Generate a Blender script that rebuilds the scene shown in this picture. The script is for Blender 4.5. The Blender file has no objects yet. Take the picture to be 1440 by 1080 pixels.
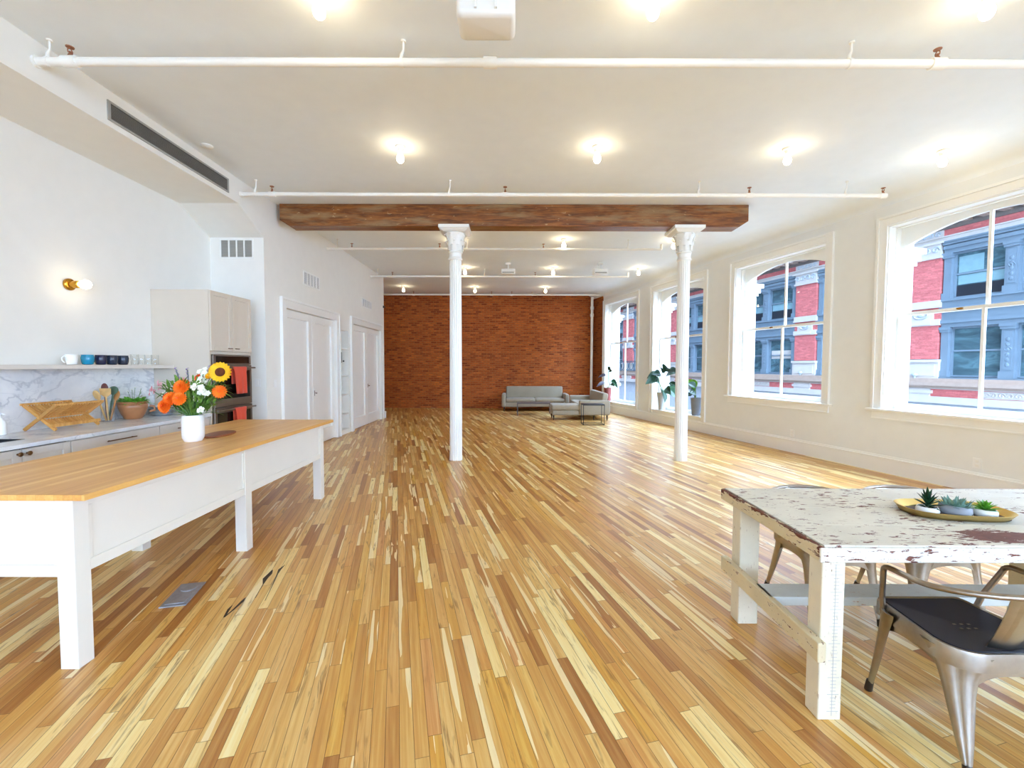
import bpy, math, random
from mathutils import Vector, Matrix
random.seed(7)
PI = math.pi
sc = bpy.context.scene
COL = sc.collection

# ------------------------------------------------------------------ helpers
def S(r, g, b, a=1.0):
    def f(c):
        c /= 255.0
        return c / 12.92 if c <= 0.04045 else ((c + 0.055) / 1.055) ** 2.4
    return (f(r), f(g), f(b), a)

class MB:
    """collects geometry for ONE mesh object"""
    def __init__(self, T=None):
        self.v = []; self.f = []; self.T = T
    def add(self, vs, fs):
        n = len(self.v)
        for p in vs:
            p = Vector(p)
            self.v.append(self.T @ p if self.T is not None else p)
        self.f += [tuple(i + n for i in q) for q in fs]
        return self
    def box(self, x0, y0, z0, x1, y1, z1):
        x0, x1 = min(x0, x1), max(x0, x1); y0, y1 = min(y0, y1), max(y0, y1); z0, z1 = min(z0, z1), max(z0, z1)
        return self.add([(x0,y0,z0),(x1,y0,z0),(x1,y1,z0),(x0,y1,z0),(x0,y0,z1),(x1,y0,z1),(x1,y1,z1),(x0,y1,z1)],
                        [(0,3,2,1),(4,5,6,7),(0,1,5,4),(1,2,6,5),(2,3,7,6),(3,0,4,7)])
    def ext(self, poly, vec):
        """prism: polygon (3d points) swept along vec"""
        n = len(poly); vec = Vector(vec)
        vs = [Vector(p) for p in poly] + [Vector(p) + vec for p in poly]
        fs = [tuple(reversed(range(n))), tuple(range(n, 2 * n))]
        fs += [(i, (i + 1) % n, n + (i + 1) % n, n + i) for i in range(n)]
        return self.add(vs, fs)
    def loft(self, rings, close=True, caps=True):
        n = len(rings[0]); vs = [p for r in rings for p in r]; fs = []
        m = n if close else n - 1
        for k in range(len(rings) - 1):
            for i in range(m):
                j = (i + 1) % n
                fs.append((k*n+i, k*n+j, (k+1)*n+j, (k+1)*n+i))
        if caps and close:
            fs.append(tuple(reversed(range(n)))); fs.append(tuple(range((len(rings)-1)*n, len(rings)*n)))
        return self.add(vs, fs)
    def tube(self, pts, r, n=10, closed=False, caps=True):
        pts = [Vector(p) for p in pts]; m = len(pts)
        rs = r if isinstance(r, (list, tuple)) else [r] * m
        tang = []
        for i in range(m):
            a = pts[i-1] if (i > 0 or closed) else pts[i]
            b = pts[(i+1) % m] if (i < m-1 or closed) else pts[i]
            t = (b - a); tang.append(t.normalized() if t.length > 1e-9 else Vector((0,0,1)))
        t0 = tang[0]; ref = Vector((0,0,1)) if abs(t0.z) < .9 else Vector((1,0,0))
        nrm = t0.cross(ref).normalized(); rings = []
        for i in range(m):
            t = tang[i]; nrm = (nrm - t * nrm.dot(t))
            nrm = nrm.normalized() if nrm.length > 1e-6 else t.orthogonal().normalized()
            bi = t.cross(nrm)
            rings.append([pts[i] + (nrm * math.cos(2*PI*k/n) + bi * math.sin(2*PI*k/n)) * rs[i] for k in range(n)])
        if closed:
            rings.append(rings[0])
            return self.loft(rings, caps=False)
        return self.loft(rings, caps=caps)
    def lathe(self, prof, c=(0,0,0), n=24, rad=None):
        rings = []
        for r, z in prof:
            ring = []
            for k in range(n):
                a = 2*PI*k/n; rr = r * (rad(a, z) if rad else 1)
                ring.append((c[0] + rr*math.cos(a), c[1] + rr*math.sin(a), c[2] + z))
            rings.append(ring)
        return self.loft(rings)
    def ell(self, c, rx, ry=None, rz=None, n=14, m=9):
        ry = rx if ry is None else ry; rz = rx if rz is None else rz
        rings = []
        for i in range(m + 1):
            t = -PI/2 + PI*i/m; cr = max(math.cos(t), 1e-3)
            rings.append([(c[0]+rx*cr*math.cos(2*PI*k/n), c[1]+ry*cr*math.sin(2*PI*k/n), c[2]+rz*math.sin(t)) for k in range(n)])
        return self.loft(rings)
    def rbox(self, x0, y0, z0, x1, y1, z1, r=.04, n=4):
        """box with rounded corners in plan and softened top/bottom (cushions)"""
        def ring(ins, z):
            out = []; rr = max(r - ins*.4, .004)
            for cx, cy, a0 in ((x1-ins-rr, y1-ins-rr, 0), (x0+ins+rr, y1-ins-rr, PI/2), (x0+ins+rr, y0+ins+rr, PI), (x1-ins-rr, y0+ins+rr, 1.5*PI)):
                for k in range(n + 1):
                    a = a0 + PI/2*k/n
                    out.append((cx + rr*math.cos(a), cy + rr*math.sin(a), z))
            return out
        q = min(r, (z1 - z0) / 2.2); R = []
        for k in range(4): 
            a = PI/2*k/3; R.append(ring(q*(1-math.sin(a)), z0 + q*(1-math.cos(a))))
        for k in range(4):
            a = PI/2*k/3; R.append(ring(q*(1-math.cos(a)), z1 - q*(1-math.sin(a))))
        return self.loft(R)
    def build(self, name, mat, parent=None, smooth=False, bevel=0, sub=0, world=False, solid=0, seg=2):
        me = bpy.data.meshes.new(name)
        me.from_pydata([tuple(p) for p in self.v], [], self.f); me.update()
        me.materials.append(mat)
        import bmesh
        bm = bmesh.new(); bm.from_mesh(me); bmesh.ops.recalc_face_normals(bm, faces=bm.faces); bm.to_mesh(me); bm.free()
        if smooth:
            for p in me.polygons: p.use_smooth = True
            me.set_sharp_from_angle(angle=math.radians(smooth if smooth > 1 else 50))
        o = bpy.data.objects.new(name, me); COL.objects.link(o)
        if parent is not None:
            o.parent = parent
            if world: o.matrix_parent_inverse = rootmat(parent).inverted()
        if solid:
            m = o.modifiers.new('s', 'SOLIDIFY'); m.thickness = solid; m.offset = 0
        if sub:
            m = o.modifiers.new('u', 'SUBSURF'); m.levels = sub; m.render_levels = sub
        if bevel:
            m = o.modifiers.new('b', 'BEVEL'); m.width = bevel; m.segments = seg; m.limit_method = 'ANGLE'; m.angle_limit = math.radians(40)
        return o

def rootmat(p):
    m = p.matrix_basis.copy()
    while p.parent is not None:
        m = p.parent.matrix_basis @ p.matrix_parent_inverse @ m if False else p.parent.matrix_basis @ m
        p = p.parent
    return m

def tag(o, label=None, cat=None, group=None, kind=None):
    if label: o['label'] = label
    if cat: o['category'] = cat
    if group: o['group'] = group
    if kind: o['kind'] = kind
    return o
def thing(name, label, cat, loc=(0,0,0), rz=0, group=None, kind=None):
    o = bpy.data.objects.new(name, None); COL.objects.link(o)
    o.empty_display_size = .1; o.location = loc; o.rotation_euler = (0,0,rz)
    return tag(o, label, cat, group, kind)
def struct(name, loc=(0,0,0), rz=0):
    return thing(name, None, None, loc, rz, None, 'structure')
def dup(root, loc, rz=None, label=None, group=None):
    kids = {}
    for o in list(COL.objects):
        if o.parent is not None: kids.setdefault(o.parent.name, []).append(o)
    r = root.copy(); COL.objects.link(r); r.location = loc
    if rz is not None: r.rotation_euler = (0,0,rz)
    if label: r['label'] = label
    if group: r['group'] = group
    for ch in kids.get(root.name, []):
        c = ch.copy(); COL.objects.link(c); c.parent = r
        for g in kids.get(ch.name, []):
            d = g.copy(); COL.objects.link(d); d.parent = c
    return r

# ------------------------------------------------------------------ node helper
class NG:
    def __init__(self, name):
        self.m = bpy.data.materials.new(name); self.m.use_nodes = True
        self.t = self.m.node_tree; self.t.nodes.clear()
        self.out = self.t.nodes.new('ShaderNodeOutputMaterial')
    def n(self, typ, **kw):
        nd = self.t.nodes.new('ShaderNode' + typ)
        for k, v in kw.items():
            if hasattr(nd, k) and not k[0].isupper(): setattr(nd, k, v)
        return nd
    def set(self, sock, val):
        if isinstance(val, bpy.types.NodeSocket): self.t.links.new(val, sock)
        elif val is not None: sock.default_value = val
    def math(self, op, a, b=None, c=None, clamp=False):
        nd = self.n('Math', operation=op, use_clamp=clamp)
        self.set(nd.inputs[0], a)
        if b is not None: self.set(nd.inputs[1], b)
        if c is not None: self.set(nd.inputs[2], c)
        return nd.outputs[0]
    def mix(self, fac, a, b, blend='MIX'):
        nd = self.n('Mix', data_type='RGBA', blend_type=blend)
        self.set(nd.inputs[0], fac); self.set(nd.inputs[6], a); self.set(nd.inputs[7], b)
        return nd.outputs[2]
    def ramp(self, fac, stops, interp='LINEAR'):
        nd = self.n('ValToRGB'); nd.color_ramp.interpolation = interp
        el = nd.color_ramp.elements
        while len(el) < len(stops): el.new(.5)
        for e, (p, c) in zip(el, stops): e.position = p; e.color = c if len(c) == 4 else (*c, 1)
        self.set(nd.inputs[0], fac); return nd.outputs[0]
    def coord(self, kind='Object'):
        return self.n('TexCoord').outputs[kind]
    def sep(self, v):
        nd = self.n('SeparateXYZ'); self.set(nd.inputs[0], v); return nd.outputs
    def comb(self, x=0, y=0, z=0):
        nd = self.n('CombineXYZ')
        for i, q in enumerate((x, y, z)): self.set(nd.inputs[i], q)
        return nd.outputs[0]
    def noise(self, vec, scale=5, detail=3, rough=.5, dist=0, out=0):
        nd = self.n('TexNoise'); self.set(nd.inputs['Vector'], vec)
        nd.inputs['Scale'].default_value = scale; nd.inputs['Detail'].default_value = detail
        nd.inputs['Roughness'].default_value = rough; nd.inputs['Distortion'].default_value = dist
        return nd.outputs[out]
    def mapping(self, vec, sc=(1,1,1), loc=(0,0,0), rot=(0,0,0)):
        nd = self.n('Mapping'); self.set(nd.inputs[0], vec)
        nd.inputs[1].default_value = loc; nd.inputs[2].default_value = rot; nd.inputs[3].default_value = sc
        return nd.outputs[0]
    def bump(self, h, strength=.2, dist=.01):
        nd = self.n('Bump'); nd.inputs['Strength'].default_value = strength; nd.inputs['Distance'].default_value = dist
        self.set(nd.inputs['Height'], h); return nd.outputs[0]
    def bsdf(self, col, rough=.5, metal=0, spec=.5, normal=None, trans=0, coat=0, emit=None, estr=0, sheen=0):
        nd = self.n('BsdfPrincipled')
        self.set(nd.inputs['Base Color'], col); self.set(nd.inputs['Roughness'], rough)
        self.set(nd.inputs['Metallic'], metal); nd.inputs['Specular IOR Level'].default_value = spec
        nd.inputs['Transmission Weight'].default_value = trans; nd.inputs['Coat Weight'].default_value = coat
        nd.inputs['Sheen Weight'].default_value = sheen
        if normal is not None: self.set(nd.inputs['Normal'], normal)
        if emit is not None:
            self.set(nd.inputs['Emission Color'], emit); nd.inputs['Emission Strength'].default_value = estr
        self.t.links.new(nd.outputs[0], self.out.inputs[0]); return self.m

def paint(name, c, rough=.5, var=.04, bump=.0, scale=6, metal=0, spec=.5, coat=0, sheen=0):
    g = NG(name); co = g.coord()
    n = g.noise(co, scale, 4)
    d = tuple(max(0, x*(1-var)) for x in c[:3]) + (1,); l = tuple(min(1, x*(1+var)) for x in c[:3]) + (1,)
    col = g.ramp(n, [(.3, d), (.7, l)])
    nm = g.bump(g.noise(co, 160, 2), bump, .002) if bump else None
    return g.bsdf(col, rough, metal, spec, nm, coat=coat, sheen=sheen)

def m_fabric(name, c):
    g = NG(name); co = g.coord()
    w = g.noise(co, 220, 2); b = g.noise(co, 3, 3)
    col = g.mix(.25, g.ramp(b, [(.3, tuple(x*.9 for x in c[:3])), (.7, tuple(x*1.06 for x in c[:3]))]), g.ramp(w, [(.35, tuple(x*.6 for x in c[:3])), (.65, tuple(min(1, x*1.35) for x in c[:3]))]))
    return g.bsdf(col, .95, 0, .15, g.bump(w, .25, .003), sheen=.2)

def m_floor():
    g = NG('oak_strip_floor'); P = g.sep(g.coord())
    cu, cv = (-.2534, .9674), (.9674, .2534)
    u = g.math('ADD', g.math('MULTIPLY', P[0], cu[0]), g.math('MULTIPLY', P[1], cu[1]))
    v = g.math('ADD', g.math('MULTIPLY', P[0], cv[0]), g.math('MULTIPLY', P[1], cv[1]))
    W = .057
    vr = g.math('DIVIDE', v, W); row = g.math('FLOOR', vr); fv = g.math('FRACT', vr)
    wn = g.n('TexWhiteNoise', noise_dimensions='1D'); g.set(wn.inputs['W'], row); r1 = wn.outputs[0]
    wn2 = g.n('TexWhiteNoise', noise_dimensions='1D'); g.set(wn2.inputs['W'], g.math('ADD', row, 371.7)); r2 = wn2.outputs[0]
    L = g.math('ADD', g.math('MULTIPLY', r2, .75), .5)
    uu = g.math('ADD', g.math('DIVIDE', u, L), g.math('MULTIPLY', r1, 17.3))
    colm = g.math('FLOOR', uu); fu = g.math('FRACT', uu)
    wi = g.n('TexWhiteNoise', noise_dimensions='2D'); g.set(wi.inputs['Vector'], g.comb(row, colm, 0))
    idv = wi.outputs[0]; idc = g.sep(wi.outputs[1])
    base = g.ramp(idv, [(0, S(160,116,68)), (.1, S(182,138,82)), (.2, S(208,167,102)), (.32, S(198,154,90)), (.42, S(216,180,116)), (.52, S(206,160,110)), (.62, S(210,166,84)), (.72, S(223,190,128)), (.84, S(208,167,108)), (.9, S(236,210,152)), (1, S(248,230,178))])
    gv = g.comb(g.math('ADD', g.math('MULTIPLY', u, 1.6), g.math('MULTIPLY', idc[0], 40)), g.math('ADD', g.math('MULTIPLY', v, 46), g.math('MULTIPLY', idc[1], 90)), 0)
    gr = g.noise(gv, 1.0, 5, .62, .4)
    col = g.mix(.65, base, g.ramp(gr, [(.25, S(120,80,42)), (.45, S(190,150,105)), (.7, S(238,225,200))]), 'SOFT_LIGHT')
    # sapwood: pale wavy edge inside some boards
    sv = g.comb(g.math('ADD', g.math('MULTIPLY', u, .95), g.math('MULTIPLY', idc[1], 60)), g.math('ADD', g.math('MULTIPLY', v, 17), g.math('MULTIPLY', idc[0], 30)), 3.1)
    sap = g.math('MULTIPLY', g.math('GREATER_THAN', g.noise(sv, 1, 2.5), .56), g.math('GREATER_THAN', idc[2], .7))
    col = g.mix(g.math('MULTIPLY', sap, .8), col, S(248,228,176))
    # mineral streaks and knots in some boards
    kv = g.comb(g.math('ADD', g.math('MULTIPLY', u, 3.2), g.math('MULTIPLY', idc[2], 70)), g.math('ADD', g.math('MULTIPLY', v, 34), g.math('MULTIPLY', idc[1], 40)), 7.7)
    st = g.ramp(g.noise(kv, 1, 4, .65, .9), [(.545, (0,0,0,1)), (.70, (1,1,1,1))])
    sm = g.math('MULTIPLY', st, g.ramp(idc[0], [(.35, (.12,)*3), (.7, (1,)*3)]))
    col = g.mix(g.math('MULTIPLY', sm, .7), col, S(112,66,32))
    ed = g.math('MINIMUM', fv, g.math('SUBTRACT', 1, fv))
    eu = g.math('MULTIPLY', g.math('MINIMUM', fu, g.math('SUBTRACT', 1, fu)), L)
    gap = g.math('MAXIMUM', g.math('LESS_THAN', ed, .022), g.math('LESS_THAN', eu, .0012))
    col = g.mix(g.math('MULTIPLY', gap, .75), col, S(92,56,28))
    rough = g.math('ADD', .25, g.math('MULTIPLY', gr, .16))
    nm = g.bump(g.math('SUBTRACT', g.math('MULTIPLY', gr, .25), gap), .12, .002)
    return g.bsdf(col, rough, 0, .5, nm)

def m_brick(name, c1, c2, c3, mortar, bw=.2, bh=.068, axis='xz', rot=0, mort=.012, stain=True):
    g = NG(name); P = g.sep(g.coord())
    vec = g.comb(P[0] if axis == 'xz' else P[1], P[2], 0)
    br = g.n('TexBrick'); g.set(br.inputs['Vector'], vec)
    br.inputs['Scale'].default_value = 1; br.inputs['Brick Width'].default_value = bw; br.inputs['Row Height'].default_value = bh
    br.inputs['Mortar Size'].default_value = mort; br.inputs['Mortar Smooth'].default_value = .3
    br.inputs['Color1'].default_value = (0,0,0,1); br.inputs['Color2'].default_value = (1,1,1,1); br.inputs['Mortar'].default_value = (.5,.5,.5,1)
    col = g.ramp(br.outputs[0], [(0, c1), (.25, c2), (.7, c3), (1, tuple(x*1.2 for x in c3[:3]))])
    big = g.noise(g.coord(), .9, 4, .6)
    if stain: col = g.mix(.5, col, g.ramp(big, [(.3, S(120,66,40)), (.5, S(150,104,62)), (.7, S(190,150,96))]), 'SOFT_LIGHT')
    fine = g.noise(g.mapping(g.coord(), (9, 9, 26)), 1.6, 4, .7)
    col = g.mix(.45, col, g.ramp(fine, [(.3, (.12,.06,.03,1)), (.5, (.5,.5,.5,1)), (.75, (.95,.85,.7,1))]), 'OVERLAY')
    col = g.mix(br.outputs[1], col, mortar)
    if stain:
        sp = g.ramp(g.noise(g.mapping(g.coord(), (7, 7, 14)), 1.7, 3, .7), [(.69, (0,0,0,1)), (.73, (1,1,1,1))])
        col = g.mix(g.math('MULTIPLY', sp, .45), col, S(222,190,148))
        dk = g.ramp(g.noise(g.mapping(g.coord(), (2.4, 2.4, 17)), 1.9, 3, .7), [(.60, (0,0,0,1)), (.70, (1,1,1,1))])
        col = g.mix(g.math('MULTIPLY', dk, .45), col, S(88,42,18))
    return g.bsdf(col, .72, 0, .35, g.bump(g.math('ADD', g.math('MULTIPLY', br.outputs[1], -1), g.math('MULTIPLY', fine, .6)), .5, .008))

def m_beam():
    g = NG('aged_beam_wood'); co = g.coord()
    a = g.noise(g.mapping(co, (1.3, 14, 14)), 2.2, 6, .65, .6)
    col = g.ramp(a, [(.28, S(66,34,12)), (.45, S(114,64,24)), (.58, S(146,88,34)), (.75, S(172,116,54))])
    p = g.ramp(g.noise(g.mapping(co, (.9, 5, 5)), 1.5, 4, .6), [(.48, (0,0,0,1)), (.64, (1,1,1,1))])
    col = g.mix(g.math('MULTIPLY', p, .75), col, S(158,128,88))
    w = g.ramp(g.noise(g.mapping(co, (9, 22, 22)), 1.3, 2), [(.70, (0,0,0,1)), (.74, (1,1,1,1))])
    col = g.mix(g.math('MULTIPLY', w, .5), col, S(206,176,130))
    return g.bsdf(col, .42, 0, .5, g.bump(a, .4, .01))

def m_strip(name, axis, w, cols, gl=.3, joint=.9):
    """glued wooden strips running along the other horizontal axis"""
    g = NG(name); P = g.sep(g.coord())
    v = P[0] if axis == 0 else P[1]; u = P[1] if axis == 0 else P[0]
    vr = g.math('DIVIDE', v, w); row = g.math('FLOOR', vr)
    wn = g.n('TexWhiteNoise', noise_dimensions='1D'); g.set(wn.inputs['W'], row)
    uu = g.math('ADD', g.math('DIVIDE', u, joint), g.math('MULTIPLY', wn.outputs[0], 11)); cm = g.math('FLOOR', uu)
    wi = g.n('TexWhiteNoise', noise_dimensions='2D'); g.set(wi.inputs['Vector'], g.comb(row, cm, 0))
    col = g.ramp(wi.outputs[0], [(i/(len(cols)-1), c) for i, c in enumerate(cols)])
    gr = g.noise(g.comb(g.math('MULTIPLY', u, 2.5), g.math('MULTIPLY', v, 60), g.math('MULTIPLY', P[2], 60)), 1, 5, .6, .3)
    col = g.mix(.3, col, g.ramp(gr, [(.3, S(120,80,42)), (.7, S(240,225,200))]), 'SOFT_LIGHT')
    gap = g.math('LESS_THAN', g.math('FRACT', vr), .03)
    col = g.mix(g.math('MULTIPLY', gap, .25), col, S(110,66,30))
    return g.bsdf(col, gl, 0, .5, g.bump(gr, .05, .002))

def m_peel(name, base, under, amt=.6, axis=0, edge=None, patch=None):
    """old paint flaking off wood, flakes stretched along the grain (axis)"""
    g = NG(name); co = g.coord(); scv = [44, 44, 44]; scv[axis] = 11
    n1 = g.noise(g.mapping(co, tuple(scv)), 1.2, 6, .68, .3); n2 = g.noise(co, 2.3, 3)
    k = g.math('ADD', g.math('MULTIPLY', n1, .75), g.math('MULTIPLY', n2, .25))
    if patch is not None:
        P = g.sep(co)
        d = g.math('SQRT', g.math('ADD', g.math('POWER', g.math('DIVIDE', g.math('SUBTRACT', P[0], patch[0]), patch[2]), 2), g.math('POWER', g.math('DIVIDE', g.math('SUBTRACT', P[1], patch[1]), patch[3]), 2)))
        k = g.math('ADD', k, g.math('MULTIPLY', g.math('SUBTRACT', 1, d, clamp=True), .30))
    if edge is not None:
        mr = g.n('MapRange'); g.set(mr.inputs[0], g.sep(co)[2]); mr.inputs[1].default_value = edge[0]; mr.inputs[2].default_value = edge[1]; mr.inputs[3].default_value = 0; mr.inputs[4].default_value = edge[2]
        k = g.math('ADD', k, mr.outputs[0])
    mask = g.ramp(k, [(amt, (0,0,0,1)), (amt+.012, (1,1,1,1))])
    b = g.noise(co, 5, 4); pc = g.ramp(b, [(.3, tuple(x*.86 for x in base[:3])), (.7, base)])
    gr = g.noise(g.mapping(co, tuple(x*2.4 for x in scv)), 1, 3)
    uc = g.ramp(gr, [(.3, tuple(x*.6 for x in under[:3])), (.7, under)])
    col = g.mix(mask, pc, uc)
    rim = g.ramp(k, [(amt-.03, (0,0,0,1)), (amt-.002, (1,1,1,1)), (amt+.004, (0,0,0,1))])
    col = g.mix(g.math('MULTIPLY', rim, .35), col, S(244,240,228))
    crack = g.ramp(g.noise(g.mapping(co, tuple(x*1.8 for x in scv)), 1.1, 3, .6), [(.30, (1,1,1,1)), (.335, (0,0,0,1))])
    col = g.mix(g.math('MULTIPLY', crack, .5), col, S(150,120,96))
    return g.bsdf(col, g.mix(mask, (.5,)*3+(1,), (.62,)*3+(1,)), 0, .4, g.bump(g.math('SUBTRACT', 1, mask), .5, .003))

def m_marble(name):
    g = NG(name); co = g.coord()
    rm = g.mapping(co, (1, 1, 1.7), (0, 0, 0), (.5, .2, .3))
    def vein(scale, w, seed):
        q = g.noise(g.mapping(rm, (1,1,1), (seed, seed, 0)), scale, 5, .58, .5)
        return g.ramp(g.math('ABSOLUTE', g.math('SUBTRACT', q, .5)), [(0, (1,1,1,1)), (w, (0,0,0,1))])
    cloud = g.ramp(g.noise(co, 1.6, 5, .6), [(.3, S(206,210,214)), (.62, S(238,238,236))])
    col = g.mix(g.math('MULTIPLY', vein(1.1, .02, 3.3), .55), cloud, S(168,172,180))
    col = g.mix(g.math('MULTIPLY', vein(2.6, .025, 8.1), .25), col, S(176,180,186))
    return g.bsdf(col, .18, 0, .5)

def m_glass(name='window_glass', tint=(.97,.99,1,1), refl=1.0):
    g = NG(name)
    ge = g.n('NewGeometry'); fr = g.n('Fresnel'); g.set(fr.inputs[0], g.math('ADD', 1.35, g.math('MULTIPLY', ge.outputs['Backfacing'], 1/1.35 - 1.35)))
    tr = g.n('BsdfTransparent'); tr.inputs[0].default_value = tint
    gl = g.n('BsdfGlossy'); gl.inputs['Roughness'].default_value = .02
    mx = g.n('MixShader'); g.set(mx.inputs[0], g.math('MULTIPLY', fr.outputs[0], refl)); g.t.links.new(tr.outputs[0], mx.inputs[1]); g.t.links.new(gl.outputs[0], mx.inputs[2])
    g.t.links.new(mx.outputs[0], g.out.inputs[0]); return g.m

def m_metal(name, c, rough=.3, var=.25, scale=8):
    g = NG(name); co = g.coord(); n = g.noise(co, scale, 5, .6)
    col = g.ramp(n, [(.25, tuple(x*(1-var) for x in c[:3])), (.75, tuple(min(1, x*(1+var*.4)) for x in c[:3]))])
    return g.bsdf(col, g.math('ADD', rough-.06, g.math('MULTIPLY', n, .14)), 1, .5)

def m_emit(name, c, s):
    g = NG(name); e = g.n('Emission'); e.inputs[0].default_value = c; e.inputs[1].default_value = s
    g.t.links.new(e.outputs[0], g.out.inputs[0]); return g.m

def m_leaf(name, c, c2, rough=.4):
    g = NG(name); n = g.noise(g.coord(), 14, 3)
    return g.bsdf(g.ramp(n, [(.3, c), (.7, c2)]), rough, 0, .5)

# ------------------------------------------------------------------ materials
WALLW = paint('white_wall_paint', S(238,236,228), .62, .012, .03)
CEILW = paint('ceiling_paint', S(238,244,247), .7, .012, .03)
TRIMW = paint('white_trim_gloss', S(242,242,237), .3, .01)
RWALL = paint('warm_white_wall_paint', S(234,235,231), .6, .012, .03)
PIPEW = paint('white_pipe_enamel', S(244,242,234), .35, .02)
FLOOR = m_floor()
BRICK = m_brick('old_red_brick', S(138,66,20), S(166,88,30), S(186,108,42), S(160,96,44))
BEAM = m_beam()
MARBLE = m_marble('veined_marble')
GLASS = m_glass()
OAKTOP = m_strip('oak_butcher_block', 0, .045, [S(216,160,84), S(230,180,102), S(222,168,90), S(240,196,122)], .35, 1.3)
ISLW = paint('island_white_paint', S(230,226,214), .45, .012)
CABG = paint('greige_cabinet_paint', S(220,213,203), .42, .01)
TOWB = paint('beige_cabinet_paint', S(214,203,186), .42, .012)
BRASS = m_metal('brass', S(206,150,60), .22, .15)
BRONZE = m_metal('dark_bronze', S(124,92,62), .35, .2)
STEEL = m_metal('brushed_steel', S(150,140,130), .34, .15)
CHAIRM = m_metal('raw_steel_sheet', S(182,176,166), .3, .36, 6)
CHAIRD = m_metal('raw_steel_tube', S(168,156,142), .3, .32, 7)
GALV = paint('satin_steel_plate', S(160,163,168), .35, .12, 0, 30, metal=.35)
BLACKG = paint('black_oven_glass', S(24,20,18), .08, .1)
SEATB = paint('black_seat_lacquer', S(20,24,38), .42, .2, spec=.35)
WIRE = paint('black_wire_steel', S(40,38,40), .4, .1)
WIREG = paint('grey_table_steel', S(96,84,82), .4, .1)
RUST = paint('brown_sprinkler_brass', S(150,96,66), .5, .25, 0, 60)
SOFA = m_fabric('grey_tweed', S(160,150,130))
DARKLEG = paint('dark_wood_leg', S(46,36,30), .4, .15)
TOWEL = m_fabric('coral_towel_cloth', S(222,82,56))
PORC = paint('white_porcelain', S(244,244,240), .15, .01)
CERW = paint('white_ceramic', S(246,246,242), .22, .01)
BLUC = paint('turquoise_glaze', S(22,140,178), .15, .06)
NAVY = paint('navy_glaze', S(30,34,66), .14, .15)
NAVYG = paint('slate_blue_glaze', S(38,48,66), .2, .12)
CLAY = paint('glazed_clay', S(166,112,72), .35, .16, .1, 9)
PLATEG = paint('grey_stoneware', S(176,184,188), .3, .06)
BAMBOO = m_strip('bamboo', 1, .02, [S(214,158,84), S(228,176,104), S(204,148,74)], .45, .5)
SPOON = paint('light_wood', S(216,176,112), .5, .12, 0, 20)
SPOON2 = paint('orange_wood', S(190,132,72), .5, .12, 0, 20)
UTG = paint('green_silicone', S(84,112,92), .5, .08)
UTR = paint('dark_red_handle', S(96,44,36), .4, .1)
WALNUT = m_strip('walnut_board', 0, .05, [S(132,74,46), S(150,88,56), S(120,66,40)], .4, .8)
GREEN = m_leaf('leaf_green', S(30,74,30), S(70,118,48))
GREEND = m_leaf('dark_leaf_green', S(16,52,28), S(34,80,44), .5)
GREENL = m_leaf('bright_leaf_green', S(78,150,40), S(130,196,70))
GREENB = m_leaf('blue_green_leaf', S(110,150,136), S(150,184,168), .6)
STEMG = m_leaf('stem_green', S(80,120,60), S(110,150,80))
DKRED = m_leaf('dark_dried_leaf', S(40,34,40), S(70,60,66))
YEL = m_leaf('sunflower_yellow', S(236,170,10), S(252,206,24), .6)
ORG = m_leaf('zinnia_orange', S(248,112,14), S(255,146,34), .6)
ORG2 = m_leaf('zinnia_red_orange', S(236,84,18), S(248,112,30), .6)
BRN = m_leaf('sunflower_disk', S(60,28,12), S(120,60,20), .9)
WHF = m_leaf('white_petal', S(240,240,220), S(252,252,240), .6)
PNK = m_leaf('pink_petal', S(226,150,160), S(246,190,196), .6)
LAV = m_leaf('lavender_petal', S(128,104,168), S(170,146,204), .7)
POTG = paint('pale_grey_planter', S(176,178,174), .5, .05)
POTS = paint('slate_planter', S(128,132,138), .5, .07)
POTR = paint('rust_red_planter', S(132,62,54), .45, .08)
POTC = paint('grey_concrete_bowl', S(150,154,160), .7, .08, .1, 14)
GOLD = m_metal('gold_tray_rim', S(236,206,130), .34, .12)
TRAYB = paint('charcoal_tray', S(62,56,62), .5, .1)
TBL = m_peel('peeling_cream_paint', S(232,227,210), S(128,82,72), .572, 0, patch=(2.22, 1.965, .26, .10))
TBLEDGE = m_peel('peeling_edge_paint', S(222,207,170), S(108,56,40), .575, 1, edge=(.735, .762, .14))
TBLFRONT = m_peel('peeling_front_paint', S(234,230,216), S(120,66,50), .575, 0)
TBLLEG = m_peel('leg_paint', S(230,222,198), S(160,132,100), .63, 2)
TBLSTR = m_peel('stretcher_paint', S(206,212,208), S(176,128,90), .62, 0)
INK = paint('faded_ink', S(172,172,176), .6, .05)
VENTD = paint('vent_shadow_grey', S(150,147,138), .55, .05)
VENTG = paint('grille_grey', S(164,162,154), .5, .04)
BLACKP = paint('black_plastic', S(26,25,25), .35, .1)
PROJ = paint('white_plastic', S(240,240,236), .35, .01)
CHAR = paint('floor_burn_mark', S(52,38,28), .5, .3, 0, 40)
BULB = m_emit('warm_bulb', (1, .82, .54, 1), 37)
BULBW = m_emit('warm_wall_bulb', (1, .82, .55, 1), 14)
# ------------------------------------------------------------------ room layout (metres; camera at the origin looking along +Y)
CEIL = 4.04
RM, RC = -.262, 7.03                    # right wall: X = RC + RM * Y
RANG = math.atan2(.9674, -.2534)        # direction of the right wall
YB = 15.8                               # brick wall
YR = -5.6                               # wall behind the camera
def rwx(y): return RC + RM * y
def rw(y): return y * 1.0338            # Y of a point on the right wall -> distance along it
RWM = Matrix.Translation((RC, 0, 0)) @ Matrix.Rotation(RANG, 4, 'Z')   # local x along wall, local y into the room

def room(name, mb, mat, **k):
    o = mb.build(name, mat, **k); o['kind'] = 'structure'; return o

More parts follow.
